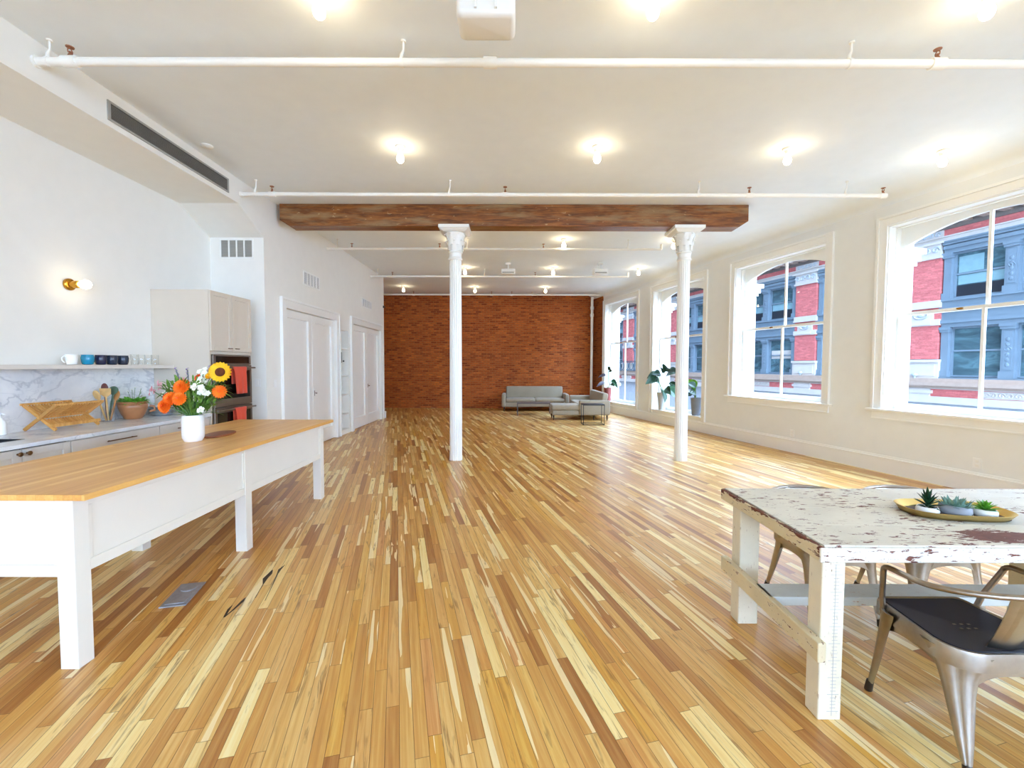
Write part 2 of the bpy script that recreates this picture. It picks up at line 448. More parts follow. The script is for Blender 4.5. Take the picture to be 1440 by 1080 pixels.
room('floor', MB().add([(-7, YR-.4, 0), (rwx(YR)+1, YR-.4, 0), (rwx(YB)+1, YB+.4, 0), (-7, YB+.4, 0)], [(0,1,2,3)]).ext([(-7, YR-.4, -.3), (rwx(YR)+.3, YR-.4, -.3), (rwx(YB)+.3, YB+.4, -.3), (-7, YB+.4, -.3)], (0,0,.29)), FLOOR)
room('ceiling', MB().ext([(-7, YR-.4, CEIL), (rwx(YR)+.3, YR-.4, CEIL), (rwx(YB)+.3, YB+.4, CEIL), (-7, YB+.4, CEIL)], (0,0,.3)), CEILW)
room('wall_back', MB().box(-6.4, YB, 0, rwx(YB)+.2, YB+.3, CEIL), BRICK)
# kitchen wall with the return that carries the grille
room('wall_left', MB().box(-4.8, YR-.3, 0, -4.5, 6.68, CEIL), WALLW)
XF = -3.70
# dropped soffit over the kitchen, with its sloping end
b = MB().box(-4.5, YR, 3.71, XF, 6.05, CEIL)
b.ext([(-4.5, 6.05, 3.71), (-4.5, 6.05, CEIL), (-4.5, 6.68, CEIL), (-4.5, 6.68, 3.40)], (XF+4.5, 0, 0))
room('trim_1', b, WALLW)
# closet wall with door openings and shelf niche
D1 = (7.22, 9.27, 2.46); D2 = (10.26, 12.40, 2.49); NI = (9.52, 10.0, .10, 2.29)
b = MB(); X0 = -4.05
b.box(X0, 6.68, 0, XF, D1[0], CEIL); b.box(X0, D1[0], D1[2], XF, D1[1], CEIL); b.box(X0, D1[1], 0, XF, NI[0], CEIL)
b.box(X0, NI[0], NI[3], XF, NI[1], CEIL); b.box(X0, NI[0], 0, XF, NI[1], NI[2]); b.box(X0, NI[1], 0, XF, D2[0], CEIL)
b.box(X0, D2[0], D2[2], XF, D2[1], CEIL); b.box(X0, D2[1], 0, XF, 12.78, CEIL)
b.box(-4.8, 6.68, 0, X0, 12.78, CEIL)
room('wall_left_closets', b, WALLW)
room('wall_alcove', MB().box(-6.7, 12.5, 0, -6.4, YB, CEIL).box(-6.4, 12.5, 0, -4.8, 12.78, CEIL), WALLW)

# right wall with its row of windows (Y ranges of the casings' outer edges)
WINS = {1: (12.8, 15.0, .36, 3.58, 0), 2: (10.0, 12.22, .36, 3.56, 0), 3: (7.14, 9.33, .92, 3.55, 1), 4: (4.30, 6.50, .92, 3.53, 1), 5: (1.46, 3.66, .92, 3.53, 1), 6: (-1.38, .82, .92, 3.53, 1), 10: (-4.22, -2.02, .92, 3.53, 1)}
CW = .135
b = MB(RWM); last = rw(YR - .4); HWALL = 7.6
for k in sorted(WINS, key=lambda q: WINS[q][0]):
    y0, y1, zs, zh, ap = WINS[k]; a, c = rw(y0) + CW, rw(y1) - CW
    b.box(last, -.35, 0, a, 0, CEIL); b.box(a, -.35, 0, c, 0, zs - .03); b.box(a, -.35, zh, c, 0, CEIL); last = c
b.box(last, -.35, 0, rw(YB + .3), 0, CEIL)
room('wall_right', b, RWALL)
room('wall_right_sky_screen', MB(RWM).box(rw(YR-.4), -.35, CEIL, rw(YB+.3), -.05, 8.5).box(rw(YR-.4), -.35, -4.5, rw(YB+.3), -.05, -.3), RWALL)  # unseen outer wall, upper part added to screen the facade opposite from sky light
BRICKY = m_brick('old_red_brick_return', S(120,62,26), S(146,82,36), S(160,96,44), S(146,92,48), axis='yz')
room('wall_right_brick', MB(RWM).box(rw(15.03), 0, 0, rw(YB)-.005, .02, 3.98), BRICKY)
# plaster cove between the right wall and the ceiling
prof = [(0, 3.82)] + [(.42*(1-math.cos(a)), 3.82 + .22*math.sin(a)) for a in [PI/2*k/8 for k in range(1, 9)]] + [(0, CEIL)]
room('trim_2', MB(RWM).ext([(rw(YR), y, z) for y, z in prof], (rw(YB) - rw(YR), 0, 0)), CEILW, smooth=30)
# baseboards
def board(mb, h=.25):
    p = [(0,0), (.022,0), (.022,h-.05), (.034,h-.045), (.034,h-.03), (.02,h-.022), (.014,h), (0,h)]
    return p
p = board(None)
room('baseboard_right', MB(RWM).ext([(rw(YR), y, z) for y, z in p], (rw(YB)-rw(YR)-.02, 0, 0)), TRIMW)
room('baseboard_left', MB().ext([(XF + y, 6.68, z) for y, z in board(None, .2)], (0, D1[0]-.17-6.68, 0)).ext([(XF+y, 12.57, z) for y, z in board(None, .2)], (0, .21, 0)).ext([(XF-.02, 12.78+y, z) for y, z in board(None, .2)], (.056, 0, 0)), TRIMW)
# wall behind the camera, three tall windows let the daylight in
b = MB(); xs = -4.8; RW3 = [(-4.2, -2.0), (-1.3, .9), (1.6, 3.8), (4.5, 6.7)]
for a, c in RW3:
    b.box(xs, YR-.3, 0, a, YR, CEIL); b.box(a, YR-.3, 0, c, YR, .5); b.box(a, YR-.3, 3.6, c, YR, CEIL); xs = c
b.box(xs, YR-.3, 0, rwx(YR)+.3, YR, CEIL)
room('wall_behind_camera', b, WALLW)

# ------------------------------------------------------------------ windows
def window(n, y0, y1, zs, zh, apron, base=None, wlen=None, arch=True):
    """local x along the wall, local y into the room"""
    if base is None:
        s0 = rw(y0); w = rw(y1) - s0
        loc = RWM @ Vector((s0, 0, 0)); r = struct(f'window_{n}', loc, RANG)
    else:
        w = wlen; r = struct(f'window_{n}', base[0], base[1])
    a, c = CW, w - CW
    # casing: side and head boards with a raised back band
    b = MB(); zb = .25 if not apron else zs - .035
    for x0, x1, q0, q1 in ((0, CW, 0, .035), (w-CW, w, w-.035, w)):
        b.box(x0, 0, zb, x1, .026, zh + CW); b.box(q0, .026, zb, q1, .046, zh + CW)
    b.box(a, 0, zh, c, .026, zh + CW); b.box(.035, .026, zh + CW - .035, w - .035, .046, zh + CW)
    b.build('casing', TRIMW, r, bevel=.004)
    b = MB(); b.box(a-.001, -.30, zs, a+.018, .004, zh); b.box(c-.018, -.30, zs, c+.001, .004, zh); b.box(a, -.30, zh-.018, c, .004, zh+.001)
    b.box(a+.018, -.15, zs, a+.04, -.12, zh-.018); b.box(c-.04, -.15, zs, c-.018, -.12, zh-.018); b.box(a+.018, -.15, zh-.04, c-.018, -.12, zh-.018)
    b.build('jamb', TRIMW, r)
    b = MB()
    if apron: b.box(-.05, -.12, zs-.035, w+.05, .075, zs)
    else: b.box(a, -.12, zs-.03, c, .05, zs)
    b.box(a, -.35, zs-.03, c, -.12, zs-.004)
    b.build('sill', TRIMW, r, bevel=.006)
    if apron: MB().box(.01, 0, zs-.15, w-.01, .024, zs-.035).box(.01, .024, zs-.15, w-.01, .034, zs-.13).build('apron', TRIMW, r, bevel=.003)
    x0, x1 = a + .018, c - .018; xm = (x0 + x1) / 2; zm = 2.27
    def sash(name, z0, z1, yb, yt, top, arched):
        b = MB(); st = .052; bt = .085 if not arched else .04
        b.box(x0, yb, z0, x0+st, yt, z1); b.box(x1-st, yb, z0, x1, yt, z1); b.box(x0+st, yb, z0, x1-st, yt, z0+bt)
        if arched:
            zc, ze = z1 - .075, z1 - .285; N = 16; lo = []
            for k in range(N + 1):
                t = k / N; x = x0 + st + (x1 - x0 - 2*st) * t
                lo.append((x, ze + (zc - ze) * (1 - (2*t - 1)**2)))
            for k in range(N):
                (xa, za), (xb, zb2) = lo[k], lo[k+1]
                b.ext([(xa, yb, za), (xb, yb, zb2), (xb, yb, z1), (xa, yb, z1)], (0, yt-yb, 0))
            ztop = zc
        else:
            b.box(x0+st, yb, z1-.042, x1-st, yt, z1); ztop = z1 - .042
        o = b.build(name, TRIMW, r)
        MB().box(xm-.016, yb+.004, z0+bt, xm+.016, yt-.004, ztop+.003).build('muntin', TRIMW, o)
        ym = (yb + yt) / 2
        MB().add([(x0+st, ym, z0+bt), (x1-st, ym, z0+bt), (x1-st, ym, z1-.02), (x0+st, ym, z1-.02)], [(0,1,2,3)]).build('pane', GLASS, o)
        if not arched:
            MB().box(xm+.2, yt, z1-.03, xm+.26, yt+.02, z1-.01).build('sash_lock', BRASS, o)
    sash('upper_sash', zm - .02, zh - .018, -.27, -.225, True, arch)
    sash('lower_sash', zs, zm + .022, -.215, -.17, False, False)
    return r
for k, (y0, y1, zs, zh, ap) in WINS.items(): window(k, y0, y1, zs, zh, ap)
for i, (a, c) in enumerate(RW3):
    window(11 + i, 0, 0, .5, 3.6, 1, base=((a - CW, YR, 0), 0), wlen=c - a + 2*CW, arch=False)

# ------------------------------------------------------------------ closet doors (two leaves each, one tall recessed panel per leaf)
def door(n, y0, y1, h):
    r = struct(f'door_{n}', (XF, y0, 0))
    w = y1 - y0; cw = .165
    b = MB()
    b.box(0, -cw, 0, .03, 0, h+cw); b.box(0, w, 0, .03, w+cw, h+cw); b.box(0, 0, h, .03, w, h+cw)
    b.box(.03, -cw, 0, .05, -cw+.04, h+cw); b.box(.03, w+cw-.04, 0, .05, w+cw, h+cw); b.box(.03, -cw+.04, h+cw-.04, .05, w+cw-.04, h+cw)
    b.build('casing', TRIMW, r, bevel=.004)
    MB().box(-.16, -.001, 0, -.12, w+.001, h).build('door_gap_shade', paint('door_gap_shadow_grey', S(150,148,142), .7), r)  # grey sheet behind the leaves, its colour stands in for shade in the gaps
    for i in range(2):
        a = w*i/2 + .006; c = w*(i+1)/2 - .004; st = .13
        b = MB(); zb, zt, xo, xi = .012, h - .008, -.03, -.07
        b.box(xi, a, zb, xo, a+st, zt); b.box(xi, c-st, zb, xo, c, zt); b.box(xi, a+st, zb, xo, c-st, zb+.26); b.box(xi, a+st, zt-st, xo, c-st, zt)
        b.box(xi-.01, a+.02, zb+.02, xi+.005, c-.02, zt-.02)
        o = b.build('door_leaf', TRIMW, r, bevel=.005)
        if i == 1:
            MB().cyl_ if False else None
            k = MB().tube([(xo, a+.06, 1.0), (xo+.02, a+.06, 1.0), (xo+.035, a+.06, 1.0), (xo+.05, a+.06, 1.0)], [.006, .006, .013, .010], 12)
            k.box(xo, a+.05, .95, xo+.006, a+.07, 1.05).build('handle', BRONZE if n == 2 else STEEL, o, smooth=40)
    return r
door(1, *D1); door(2, *D2)

# ------------------------------------------------------------------ timber beam and fluted iron columns
YC = 7.1
be = MB(); xa, xb, z0, z1 = -3.63, 3.68, 3.70, CEIL-.002
be.ext([(xa, YC-.13, z1), (xb, YC-.13, z1), (xb, YC-.13, z0+.09), (xb-.14, YC-.13, z0), (xa+.14, YC-.13, z0), (xa, YC-.13, z0+.09)], (0, .26, 0))
o = be.build('timber_beam', BEAM, bevel=.008)
tag(o, 'dark aged timber beam with chamfered ends crossing the ceiling on two white columns', 'beam', kind='thing')

def column(x, label, rz):
    r = thing('fluted_column', label, 'column', (x, YC, 0), rz, 'white fluted iron columns', 'thing')
    fl = lambda a, z: 1 - .12 * (abs(math.sin(a * 10)) ** 3 if False else max(0, math.cos(a * 18)) ** .7)
    MB().lathe([(.103, 0), (.103, .02), (.1, .1), (.097, 1.5), (.092, 3.20)], n=160, rad=fl).build('shaft', TRIMW, r, smooth=60)
    MB().lathe([(.09, 3.19), (.108, 3.20), (.112, 3.215), (.106, 3.235), (.096, 3.245), (.1, 3.30), (.112, 3.31), (.112, 3.325), (.1, 3.335), (.1, 3.36), (.105, 3.42), (.118, 3.50), (.14, 3.57), (.152, 3.60), (.15, 3.615), (.12, 3.62)], n=40).build('capital', TRIMW, r, smooth=40)
    lv = MB()
    for tier, (zb, zt, rb, nn, ph) in enumerate(((3.34, 3.50, .104, 8, 0), (3.42, 3.60, .112, 8, PI/8))):
        for k in range(nn):
            a = 2*PI*k/nn + ph; ca, sa = math.cos(a), math.sin(a); rings = []
            for t in (0, .3, .6, .85, 1, 1.05):
                z = zb + (zt-zb)*min(t, 1) - (.02 if t > 1 else 0); rr = rb + .016 + .03*t**3 + (.018 if t > 1 else 0) + tier*.004; hw = .034*(1-.55*t**2)
                rings.append([(rr*ca - hw*q*sa, rr*sa + hw*q*ca, z) if abs(q) > .4 else ((rr+.008)*ca, (rr+.008)*sa, z) for q in (-1, 0, 1)] + [((rr-.02)*ca, (rr-.02)*sa, z)])
            lv.loft(rings)
    lv.build('leaves', TRIMW, r, smooth=50)
    b = MB(); 
    def sq(h, z): return [(-h,-h,z),(h,-h,z),(h,h,z),(-h,h,z)]
    b.loft([sq(.165, 3.612), sq(.19, 3.625), sq(.215, 3.645), sq(.235, 3.652), sq(.235, 3.70)])
    b.build('abacus', TRIMW, r)
    return r
column(-.905, 'white fluted iron column nearer the kitchen, standing clear of the windows', 0)
column(2.735, 'white fluted iron column standing before the windows with potted plants', 0)

# ------------------------------------------------------------------ sprinkler pipes
def pipe(y, z, xa, xb, rad, hang, heads, label, elbow=None, couplers=()):
    r = thing('sprinkler_pipe', label, 'pipe', (xa, y, z), 0, 'white sprinkler pipes under the ceiling')
    pts = [(0, 0, 0), (xb-xa, 0, 0)]
    b = MB().tube(pts, rad, 14)
    if elbow: b.tube([(xb-xa, 0, 0), (xb-xa+rad*.8, 0, rad*.3), (xb-xa+rad, 0, elbow)], rad*1.15, 12)
    for x in list(heads) + list(couplers): b.tube([(x-xa-rad*1.7, 0, 0), (x-xa+rad*1.7, 0, 0)], rad*1.35, 14)
    b.tube([(-.01, 0, 0), (.02, 0, 0)], rad*1.4, 14)
    b.build('pipe', PIPEW, r, smooth=40)
    for x in hang:
        h = MB(); h.tube([(x-xa+.012, 0, CEIL-z-.001), (x-xa+.012, 0, (CEIL-z)*.55), (x-xa-.004, 0, rad*1.8), (x-xa-.004, 0, rad)], [.007, .008, .013, .015], 8)
        h.tube([(x-xa-.012, 0, 0), (x-xa+.012, 0, 0)], rad*1.18, 14); h.tube([(x-xa+.012, 0, CEIL-z-.012), (x-xa+.012, 0, CEIL-z)], .02, 10)
        h.build('hanger', PIPEW, r, smooth=40)
    for x in heads:
        h = MB(); q = rad
        h.tube([(x-xa, 0, q), (x-xa, 0, q+.02), (x-xa, 0, q+.022), (x-xa, 0, q+.045)], [.016, .016, .011, .009], 8)
        h.tube([(x-xa, -.016, q+.03), (x-xa, -.02, q+.05), (x-xa, 0, q+.075)], .004, 6); h.tube([(x-xa, .016, q+.03), (x-xa, .02, q+.05), (x-xa, 0, q+.075)], .004, 6)
        h.lathe([(.004, q+.072), (.026, q+.074), (.028, q+.08), (.004, q+.082)], (x-xa, 0, 0), 12)
        h.build('sprinkler_head', RUST, r, smooth=40)
    return r
def X(px, y, z=3.87): return (px - 720) / 620 * y
pipe(3.52, 3.875, -3.87+.17, 6.05, .031, (-3.60, -.86, 2.61), (-3.43, 3.29), 'white sprinkler pipe nearest the front, running under the projector', couplers=(-.175,))
pipe(6.10, 3.85, -3.69, 5.08, .025, (-3.50, -.86, 2.53, 4.53), (-3.27, -.10, 3.22, 5.04), 'white sprinkler pipe just in front of the dark timber beam')
pipe(8.90, 3.85, -3.69, 2.95, .022, (-3.5, -.9, 2.3), (-3.20, -1.45, .62), 'white sprinkler pipe first behind the timber beam, ending in an upturned elbow', elbow=.10)
pipe(11.62, 3.85, -3.69, 3.0, .024, (-3.52, -.73, 2.2), (-3.13, .6), 'white sprinkler pipe passing the two small white ceiling units', elbow=.11)
pipe(15.1, 3.93, -4.5, 3.02, .026, (-2.0, .68), (-3.35, -.7, -.02), 'white sprinkler pipe along the top of the brick wall')
r = thing('riser_pipe', 'white vertical standpipe in the corner of the brick wall by the window', 'pipe', (2.80, 15.55, 0))
MB().tube([(0,0,.0), (0,0,3.93)], .048, 16).build('pipe', PIPEW, r, smooth=40)
for z in (3.55, 3.3, .3): MB().tube([(0,0,z-.05), (0,0,z+.05)], .066, 16).build('coupling', PIPEW, r, smooth=40)

# ------------------------------------------------------------------ bare-bulb ceiling lamps
def lamp_proto(label):
    r = thing('ceiling_lamp', label, 'ceiling lamp', (0, 0, CEIL), 0, 'bare-bulb ceiling lamps')
    MB().lathe([(.058, 0), (.058, -.012), (.05, -.022), (.036, -.03), (.03, -.05), (.027, -.066), (.018, -.068)], n=24).build('lamp_holder', PORC, r, smooth=40)
    MB().lathe([(.015, -.062), (.019, -.075), (.031, -.1), (.041, -.127), (.042, -.145), (.037, -.166), (.024, -.182), (.004, -.189)], n=20).build('bulb', BULB, r, smooth=60)
    return r
LAMPS = [
 (-1.30, 3.06, 'lit bare bulb lamp on the ceiling left of the big white projector'),
 (.94, 3.06, 'lit bare bulb lamp on the ceiling right of the big white projector'),
 (3.17, 3.05, 'lit bare bulb lamp at the top edge nearest the upper right corner'),
 (-1.29, 5.17, 'lit bare bulb lamp, leftmost of four in the row before the timber beam'),
 (.97, 5.16, 'lit bare bulb lamp, second from left of four in the row before the beam'),
 (3.17, 5.19, 'lit bare bulb lamp, third from left of four in the row before the beam'),
 (5.0, 5.23, 'lit bare bulb lamp nearest the largest window, rightmost before the beam'),
 (-1.14, 8.86, 'lit bare bulb lamp just left of the capital of the column nearer the kitchen'),
 (1.02, 8.85, 'lit bare bulb lamp midway between the two columns, just below the beam'),
 (3.21, 8.87, 'lit bare bulb lamp just left of the capital of the column before the windows'),
 (-1.21, 11.40, 'lit bare bulb lamp just right of the column nearer the kitchen, below its capital'),
 (1.05, 11.44, 'lit bare bulb lamp between the two small white ceiling units'),
 (3.24, 11.42, 'lit bare bulb lamp right of both small white ceiling units, towards the windows'),
 (-3.45, 14.1, 'lit bare bulb lamp near the brick wall, leftmost of the far row'),
 (-1.19, 14.2, 'lit bare bulb lamp near the brick wall, middle of the far row'),
 (1.06, 14.2, 'lit bare bulb lamp near the brick wall, rightmost of the far row above the sofa')]
lp = None
for x, y, lab in LAMPS:
    if lp is None: lp = lamp_proto(lab); lp.location = (x, y, CEIL)
    else: dup(lp, (x, y, CEIL), 0, lab)
# brass wall lamp above the shelf
r = thing('wall_sconce', 'brass wall lamp with a lit bare bulb above the kitchen shelf', 'wall lamp', (-4.5, 4.51, 2.34))
T = Matrix.Rotation(PI/2, 4, 'Y')
MB(T).lathe([(.06, 0), (.06, .018), (.052, .028), (.03, .034), (.026, .05), (.036, .056), (.036, .10), (.03, .11)], n=24).build('lamp_holder', BRASS, r, smooth=35)
MB(T).lathe([(.016, .10), (.026, .12), (.042, .145), (.047, .17), (.042, .197), (.026, .215), (.004, .222)], n=20).build('bulb', BULBW, r, smooth=60)

# ------------------------------------------------------------------ projector and small ceiling units
r = thing('projector', 'large white projector with a bracket hung from the ceiling', 'projector', (-.165, 2.86, 3.64))
MB().rbox(-.18, -.12, 0, .18, .12, .165, .035, 4).build('body', PROJ, r, smooth=40)
b = MB(); b.box(-.07, -.138, .03, -.052, -.118, .21); b.box(.052, -.138, .03, .07, -.118, .21); b.box(-.07, -.138, .19, .07, -.118, .215); b.box(-.05,-.13,.2,.05,.05,.22)
b.tube([(0, 0, .16), (0, 0, .40)], .022, 12); b.box(-.08, -.08, .385, .08, .08, .40)
b.build('mounting_bracket', PROJ, r, bevel=.004)
MB().box(-.14, -.124, .10, -.08, -.119, .13).build('port_cover', BLACKP, r)
MB().tube([(-.08, -.125, .2), (-.095, -.125, .22), (-.08, -.12, .3), (-.02, -.05, .39)], .008, 8).build('cable', BLACKP, r, smooth=60)
def small_unit(x, y, label):
    r = thing('ceiling_unit', label, 'ceiling unit', (x, y, 3.75), 0, 'small white boxy ceiling units')
    MB().rbox(-.17, -.12, 0, .17, .12, .13, .02, 3).build('body', PROJ, r, smooth=40)
    MB().box(-.14, -.122, .02, .14, -.119, .05).build('front_grille', VENTG, r)
    MB().tube([(0,0,.12), (0,0,.24)], .02, 10).box(-.06,-.05,.24,.06,.05,.28).tube([(0,0,.28),(0,0,.29)], .05, 12).build('mount', PROJ, r, smooth=40)
small_unit(-.10, 10.9, 'small white boxy unit on a ceiling mount between the two columns')
small_unit(2.15, 10.9, 'small white boxy unit on the ceiling left of the column before the windows')

# ------------------------------------------------------------------ vents and wall plates
r = thing('linear_vent', 'long dark slotted air vent set in the soffit side over the kitchen', 'vent', (XF, 4.98, 3.855))
L = .86
MB().box(0, -L, -.09, .012, L, -.07).box(0, -L, .07, .012, L, .09).box(0, -L, -.07, .012, -L+.03, .07).box(0, L-.03, -.07, .012, L, .07).build('frame', VENTG, r, bevel=.002)
MB().box(.0005, -L+.03, -.07, .002, L-.03, .07).build('backing', paint('slot_dark_grey', S(70,68,64), .6), r)
b = MB()
for k in range(9): b.box(.002, -L+.03, -.064+.0142*k, .009, L-.03, -.058+.0142*k)
b.build('slats', paint('slot_slat_grey', S(120,117,110), .5), r)
def grille(name, label, loc, rz, w, h, bars, cat='vent', back=None, sl=None):
    """local x across, -y out of the wall"""
    r = thing(name, label, cat, loc, rz)
    f = .022
    MB().box(-w/2, -.012, -h/2, w/2, 0, -h/2+f).box(-w/2, -.012, h/2-f, w/2, 0, h/2).box(-w/2, -.012, -h/2+f, -w/2+f, 0, h/2-f).box(w/2-f, -.012, -h/2+f, w/2, 0, h/2-f).build('frame', TRIMW, r, bevel=.003)
    MB().box(-w/2+f, -.002, -h/2+f, w/2-f, -.0005, h/2-f).build('backing', back or VENTD, r)
    b = MB(); n = 11
    for k in range(n):
        z = -h/2 + f + (h-2*f)*(k+.5)/n; b.box(-w/2+f, -.008, z-.004, w/2-f, -.002, z+.004)
    b.build('slats', sl or VENTG, r)
    for k in range(1, bars+1):
        x = -w/2 + f + (w-2*f)*k/(bars+1); MB().box(x-.009, -.013, -h/2+f, x+.009, -.002, h/2-f).build('divider', TRIMW, r)
    return r
room('wall_left_return', MB().box(-4.5, 6.64, 0, XF, 6.68, 3.42), WALLW)
LV1 = paint('light_vent_grey', S(196,196,196), .6); LV2 = paint('light_vent_slat', S(226,226,224), .5)
grille('wall_grille', 'white framed air grille in four sections above the oven tower', (-4.10, 6.64, 3.255), 0, .50, .29, 3)
grille('wall_grille', 'square white air grille on the wall above the first closet doors', (XF, 8.2, 3.08), PI/2, .66, .25, 4, back=LV1, sl=LV2)
grille('wall_grille', 'small white air grille high on the wall above the farther closet doors', (XF, 11.3, 3.08), PI/2, .72, .22, 4, back=LV1, sl=LV2)
def plate(name, label, loc, rz, w=.075, h=.12, kind='switch'):
    r = thing(name, label, kind if kind != 'switch' else 'light switch', loc, rz)
    MB().box(-w/2, -.007, -h/2, w/2, 0, h/2).build('cover_plate', PROJ, r, bevel=.003)
    if kind == 'switch': MB().box(-.016, -.012, -.032, .016, -.006, .032).build('rocker', TRIMW, r, bevel=.002)
    else:
        for z in (-.026, .026): MB().box(-.017, -.01, z-.015, .017, -.006, z+.015).build('receptacle', WALLW, r, bevel=.002)
plate('light_switch', 'white light switch on the short wall beside the oven tower', (-3.83, 6.64, 1.26), 0, .09)
plate('light_switch', 'white light switch left of the first closet doors', (XF, 6.88, 1.24), PI/2)
for (y, z, lab) in ((5.30, .36, 'white power outlet above the baseboard behind the dining table'), (7.80, .34, 'white power outlet above the baseboard between the second column and the largest window')):
    plate('power_outlet', lab, RWM @ Vector((rw(y), 0, z)), RANG + PI, .08, .125, 'outlet')
r = thing('motion_sensor', 'small black sensor on the end corner of the closet wall', 'sensor', (XF, 12.72, 3.2))
MB().box(0, -.03, -.03, .03, .03, .03).tube([(.03,0,0),(.05,0,-.01)], .018, 10).build('housing', BLACKP, r, bevel=.004)

r = thing('smoke_detector', 'small flat white disc on the ceiling beside the far end of the soffit vent', 'detector', (-3.50, 5.16, CEIL))
MB().lathe([(.06, 0), (.062, -.012), (.05, -.022), (.004, -.024)], n=28).build('housing', PROJ, r, smooth=40)
# ------------------------------------------------------------------ shelf niche with the intercom
r = thing('niche_shelving', 'white built-in shelves in the narrow niche between the closet doors', 'shelves', (XF, NI[0], 0), 0, None)
b = MB().box(-.35, 0, NI[2], -.33, NI[1]-NI[0], NI[3]); b.build('back_panel', TRIMW, r)
for z in (.42, .86, 1.28, 1.88):
    MB().box(-.33, .001, z, -.01, NI[1]-NI[0]-.001, z+.025).build('shelf', TRIMW, r)
r = thing('intercom', 'dark intercom panel in the shelf niche between the closet doors', 'intercom', (-3.90, NI[1], 1.70), 0)
MB().box(-.05, -.035, -.12, .05, 0, .12).build('housing', paint('dark_grey_intercom', S(84,80,76), .4), r, bevel=.006)
MB().box(-.03, -.042, -.07, .0, -.034, .07).build('handset', BLACKP, r, bevel=.006)
MB().tube([(.085, 0, -.08), (.085, -.02, -.08)], .018, 12).build('button', BLACKP, r, smooth=40)
# ------------------------------------------------------------------ kitchen run
KX = -3.80; KB = -4.497       # cabinet fronts / wall side
CT = .915
def shaker(mb, x, y0, y1, z0, z1, st=.06, th=.022):
    """framed front facing +X, its back at x"""
    mb.box(x, y0, z0, x+th, y0+st, z1); mb.box(x, y1-st, z0, x+th, y1, z1); mb.box(x, y0+st, z0, x+th, y1-st, z0+st); mb.box(x, y0+st, z1-st, x+th, y1-st, z1)
    mb.box(x, y0+st, z0+st, x+th*.45, y1-st, z1-st); return mb
def base_cab(label, y0, y1, kind):
    r = thing('base_cabinet', label, 'cabinet', (KX, y0, 0), 0, 'kitchen base cabinets')
    w = y1 - y0; d = KX - KB; x = -.024
    if kind == 'sink':
        b = MB().box(-d, 0, .1, -d+.018, w, CT-.032).box(-d, 0, .1, x, .018, CT-.032).box(-d, w-.018, .1, x, w, CT-.032).box(-d, 0, .1, x, w, .118)
    else: b = MB().box(-d, 0, .1, x, w, CT-.032)
    b.box(-d, 0, 0, -.08, w, .1)
    b.build('carcass', CABG, r)
    if kind == 'sink':
        for i in range(2):
            a, c = .003 + w*i/2, w*(i+1)/2 - .003
            o = shaker(MB(), x, a, c, .115, CT-.045).build('cabinet_door', CABG, r, bevel=.003)
            yk = c - .03 if i == 0 else a + .03
            T = Matrix.Translation((0, yk, CT-.045-.035)) @ Matrix.Rotation(PI/2, 4, 'Y')
            MB(T).lathe([(.008, -.003), (.007, .012), (.016, .018), (.018, .026), (.012, .032)], n=14).build('knob', BRONZE, o, smooth=40)
    else:
        zs = (.115, .38, .64, CT-.045)
        for k in range(3):
            o = MB().box(x, .003, zs[k]+.003, -.002, w-.003, zs[k+1]-.003).build('drawer', CABG, r, bevel=.003)
            zc = zs[k+1] - .06; h = min(.16, w*.22)
            MB().tube([(.022, w/2-h, zc), (.022, w/2+h, zc)], .0055, 10).tube([(-.004, w/2-h*.8, zc), (.022, w/2-h*.8, zc)], .005, 8).tube([(-.004, w/2+h*.8, zc), (.022, w/2+h*.8, zc)], .005, 8).build('bar_handle', BRONZE, o, smooth=40)
    return r
base_cab('greige base cabinet with paired bronze knobs below the black sink', 3.02, 3.775, 'sink')
base_cab('greige drawer unit below the bamboo dish rack, with long bronze bar pull', 3.78, 4.735, 'drawer')
base_cab('greige drawer unit between the dish rack and the oven tower, behind the flower vase', 4.74, 5.515, 'drawer')
base_cab('greige drawer unit at the left end of the counter, before the sink', 2.0, 3.015, 'drawer')
# worktop with the sink cut-out
sx0, sx1, sy0, sy1 = -4.33, -4.0, 3.04, 3.60; wz0 = CT-.03
b = MB(); e = -3.765
b.box(KB, 1.98, wz0, e, sy0, CT); b.box(KB, sy1, wz0, e, 5.517, CT); b.box(KB, sy0, wz0, sx0, sy1, CT); b.box(sx1, sy0, wz0, e, sy1, CT)
tag(b.build('worktop', MARBLE, None), 'white veined marble worktop running along the kitchen wall', 'countertop')
r = thing('sink', 'black undermount sink at the left end of the marble worktop', 'sink', (0,0,0))
SK = paint('black_sink_composite', S(30,32,34), .45, .1)
b = MB(); z = CT - .22
zt = CT+.0015; q = .001; b.box(sx0+q, sy0+q, z, sx1-q, sy1-q, z+.01); b.box(sx0+q, sy0+q, z+.01, sx0+.012, sy1-q, zt); b.box(sx1-.012, sy0+q, z+.01, sx1-q, sy1-q, zt); b.box(sx0+.012, sy0+q, z+.01, sx1-.012, sy0+.012, zt); b.box(sx0+.012, sy1-.012, z+.01, sx1-.012, sy1-q, zt)
b.build('basin', SK, r)
MB().tube([(-4.17, 3.3, z+.01), (-4.17, 3.3, z+.016)], .04, 16).build('drain', STEEL, r, smooth=40)
tag(MB().box(KB, 1.98, CT+.001, KB+.018, 5.515, 1.484).build('backsplash', MARBLE), 'white marble backsplash slab with grey veins under the shelf', 'backsplash')
tag(MB().box(KB, 1.98, 1.486, -4.22, 5.515, 1.526).build('wall_shelf', CABG, bevel=.003), 'long pale shelf holding cups above the marble backsplash', 'shelf')
SZ = 1.5265
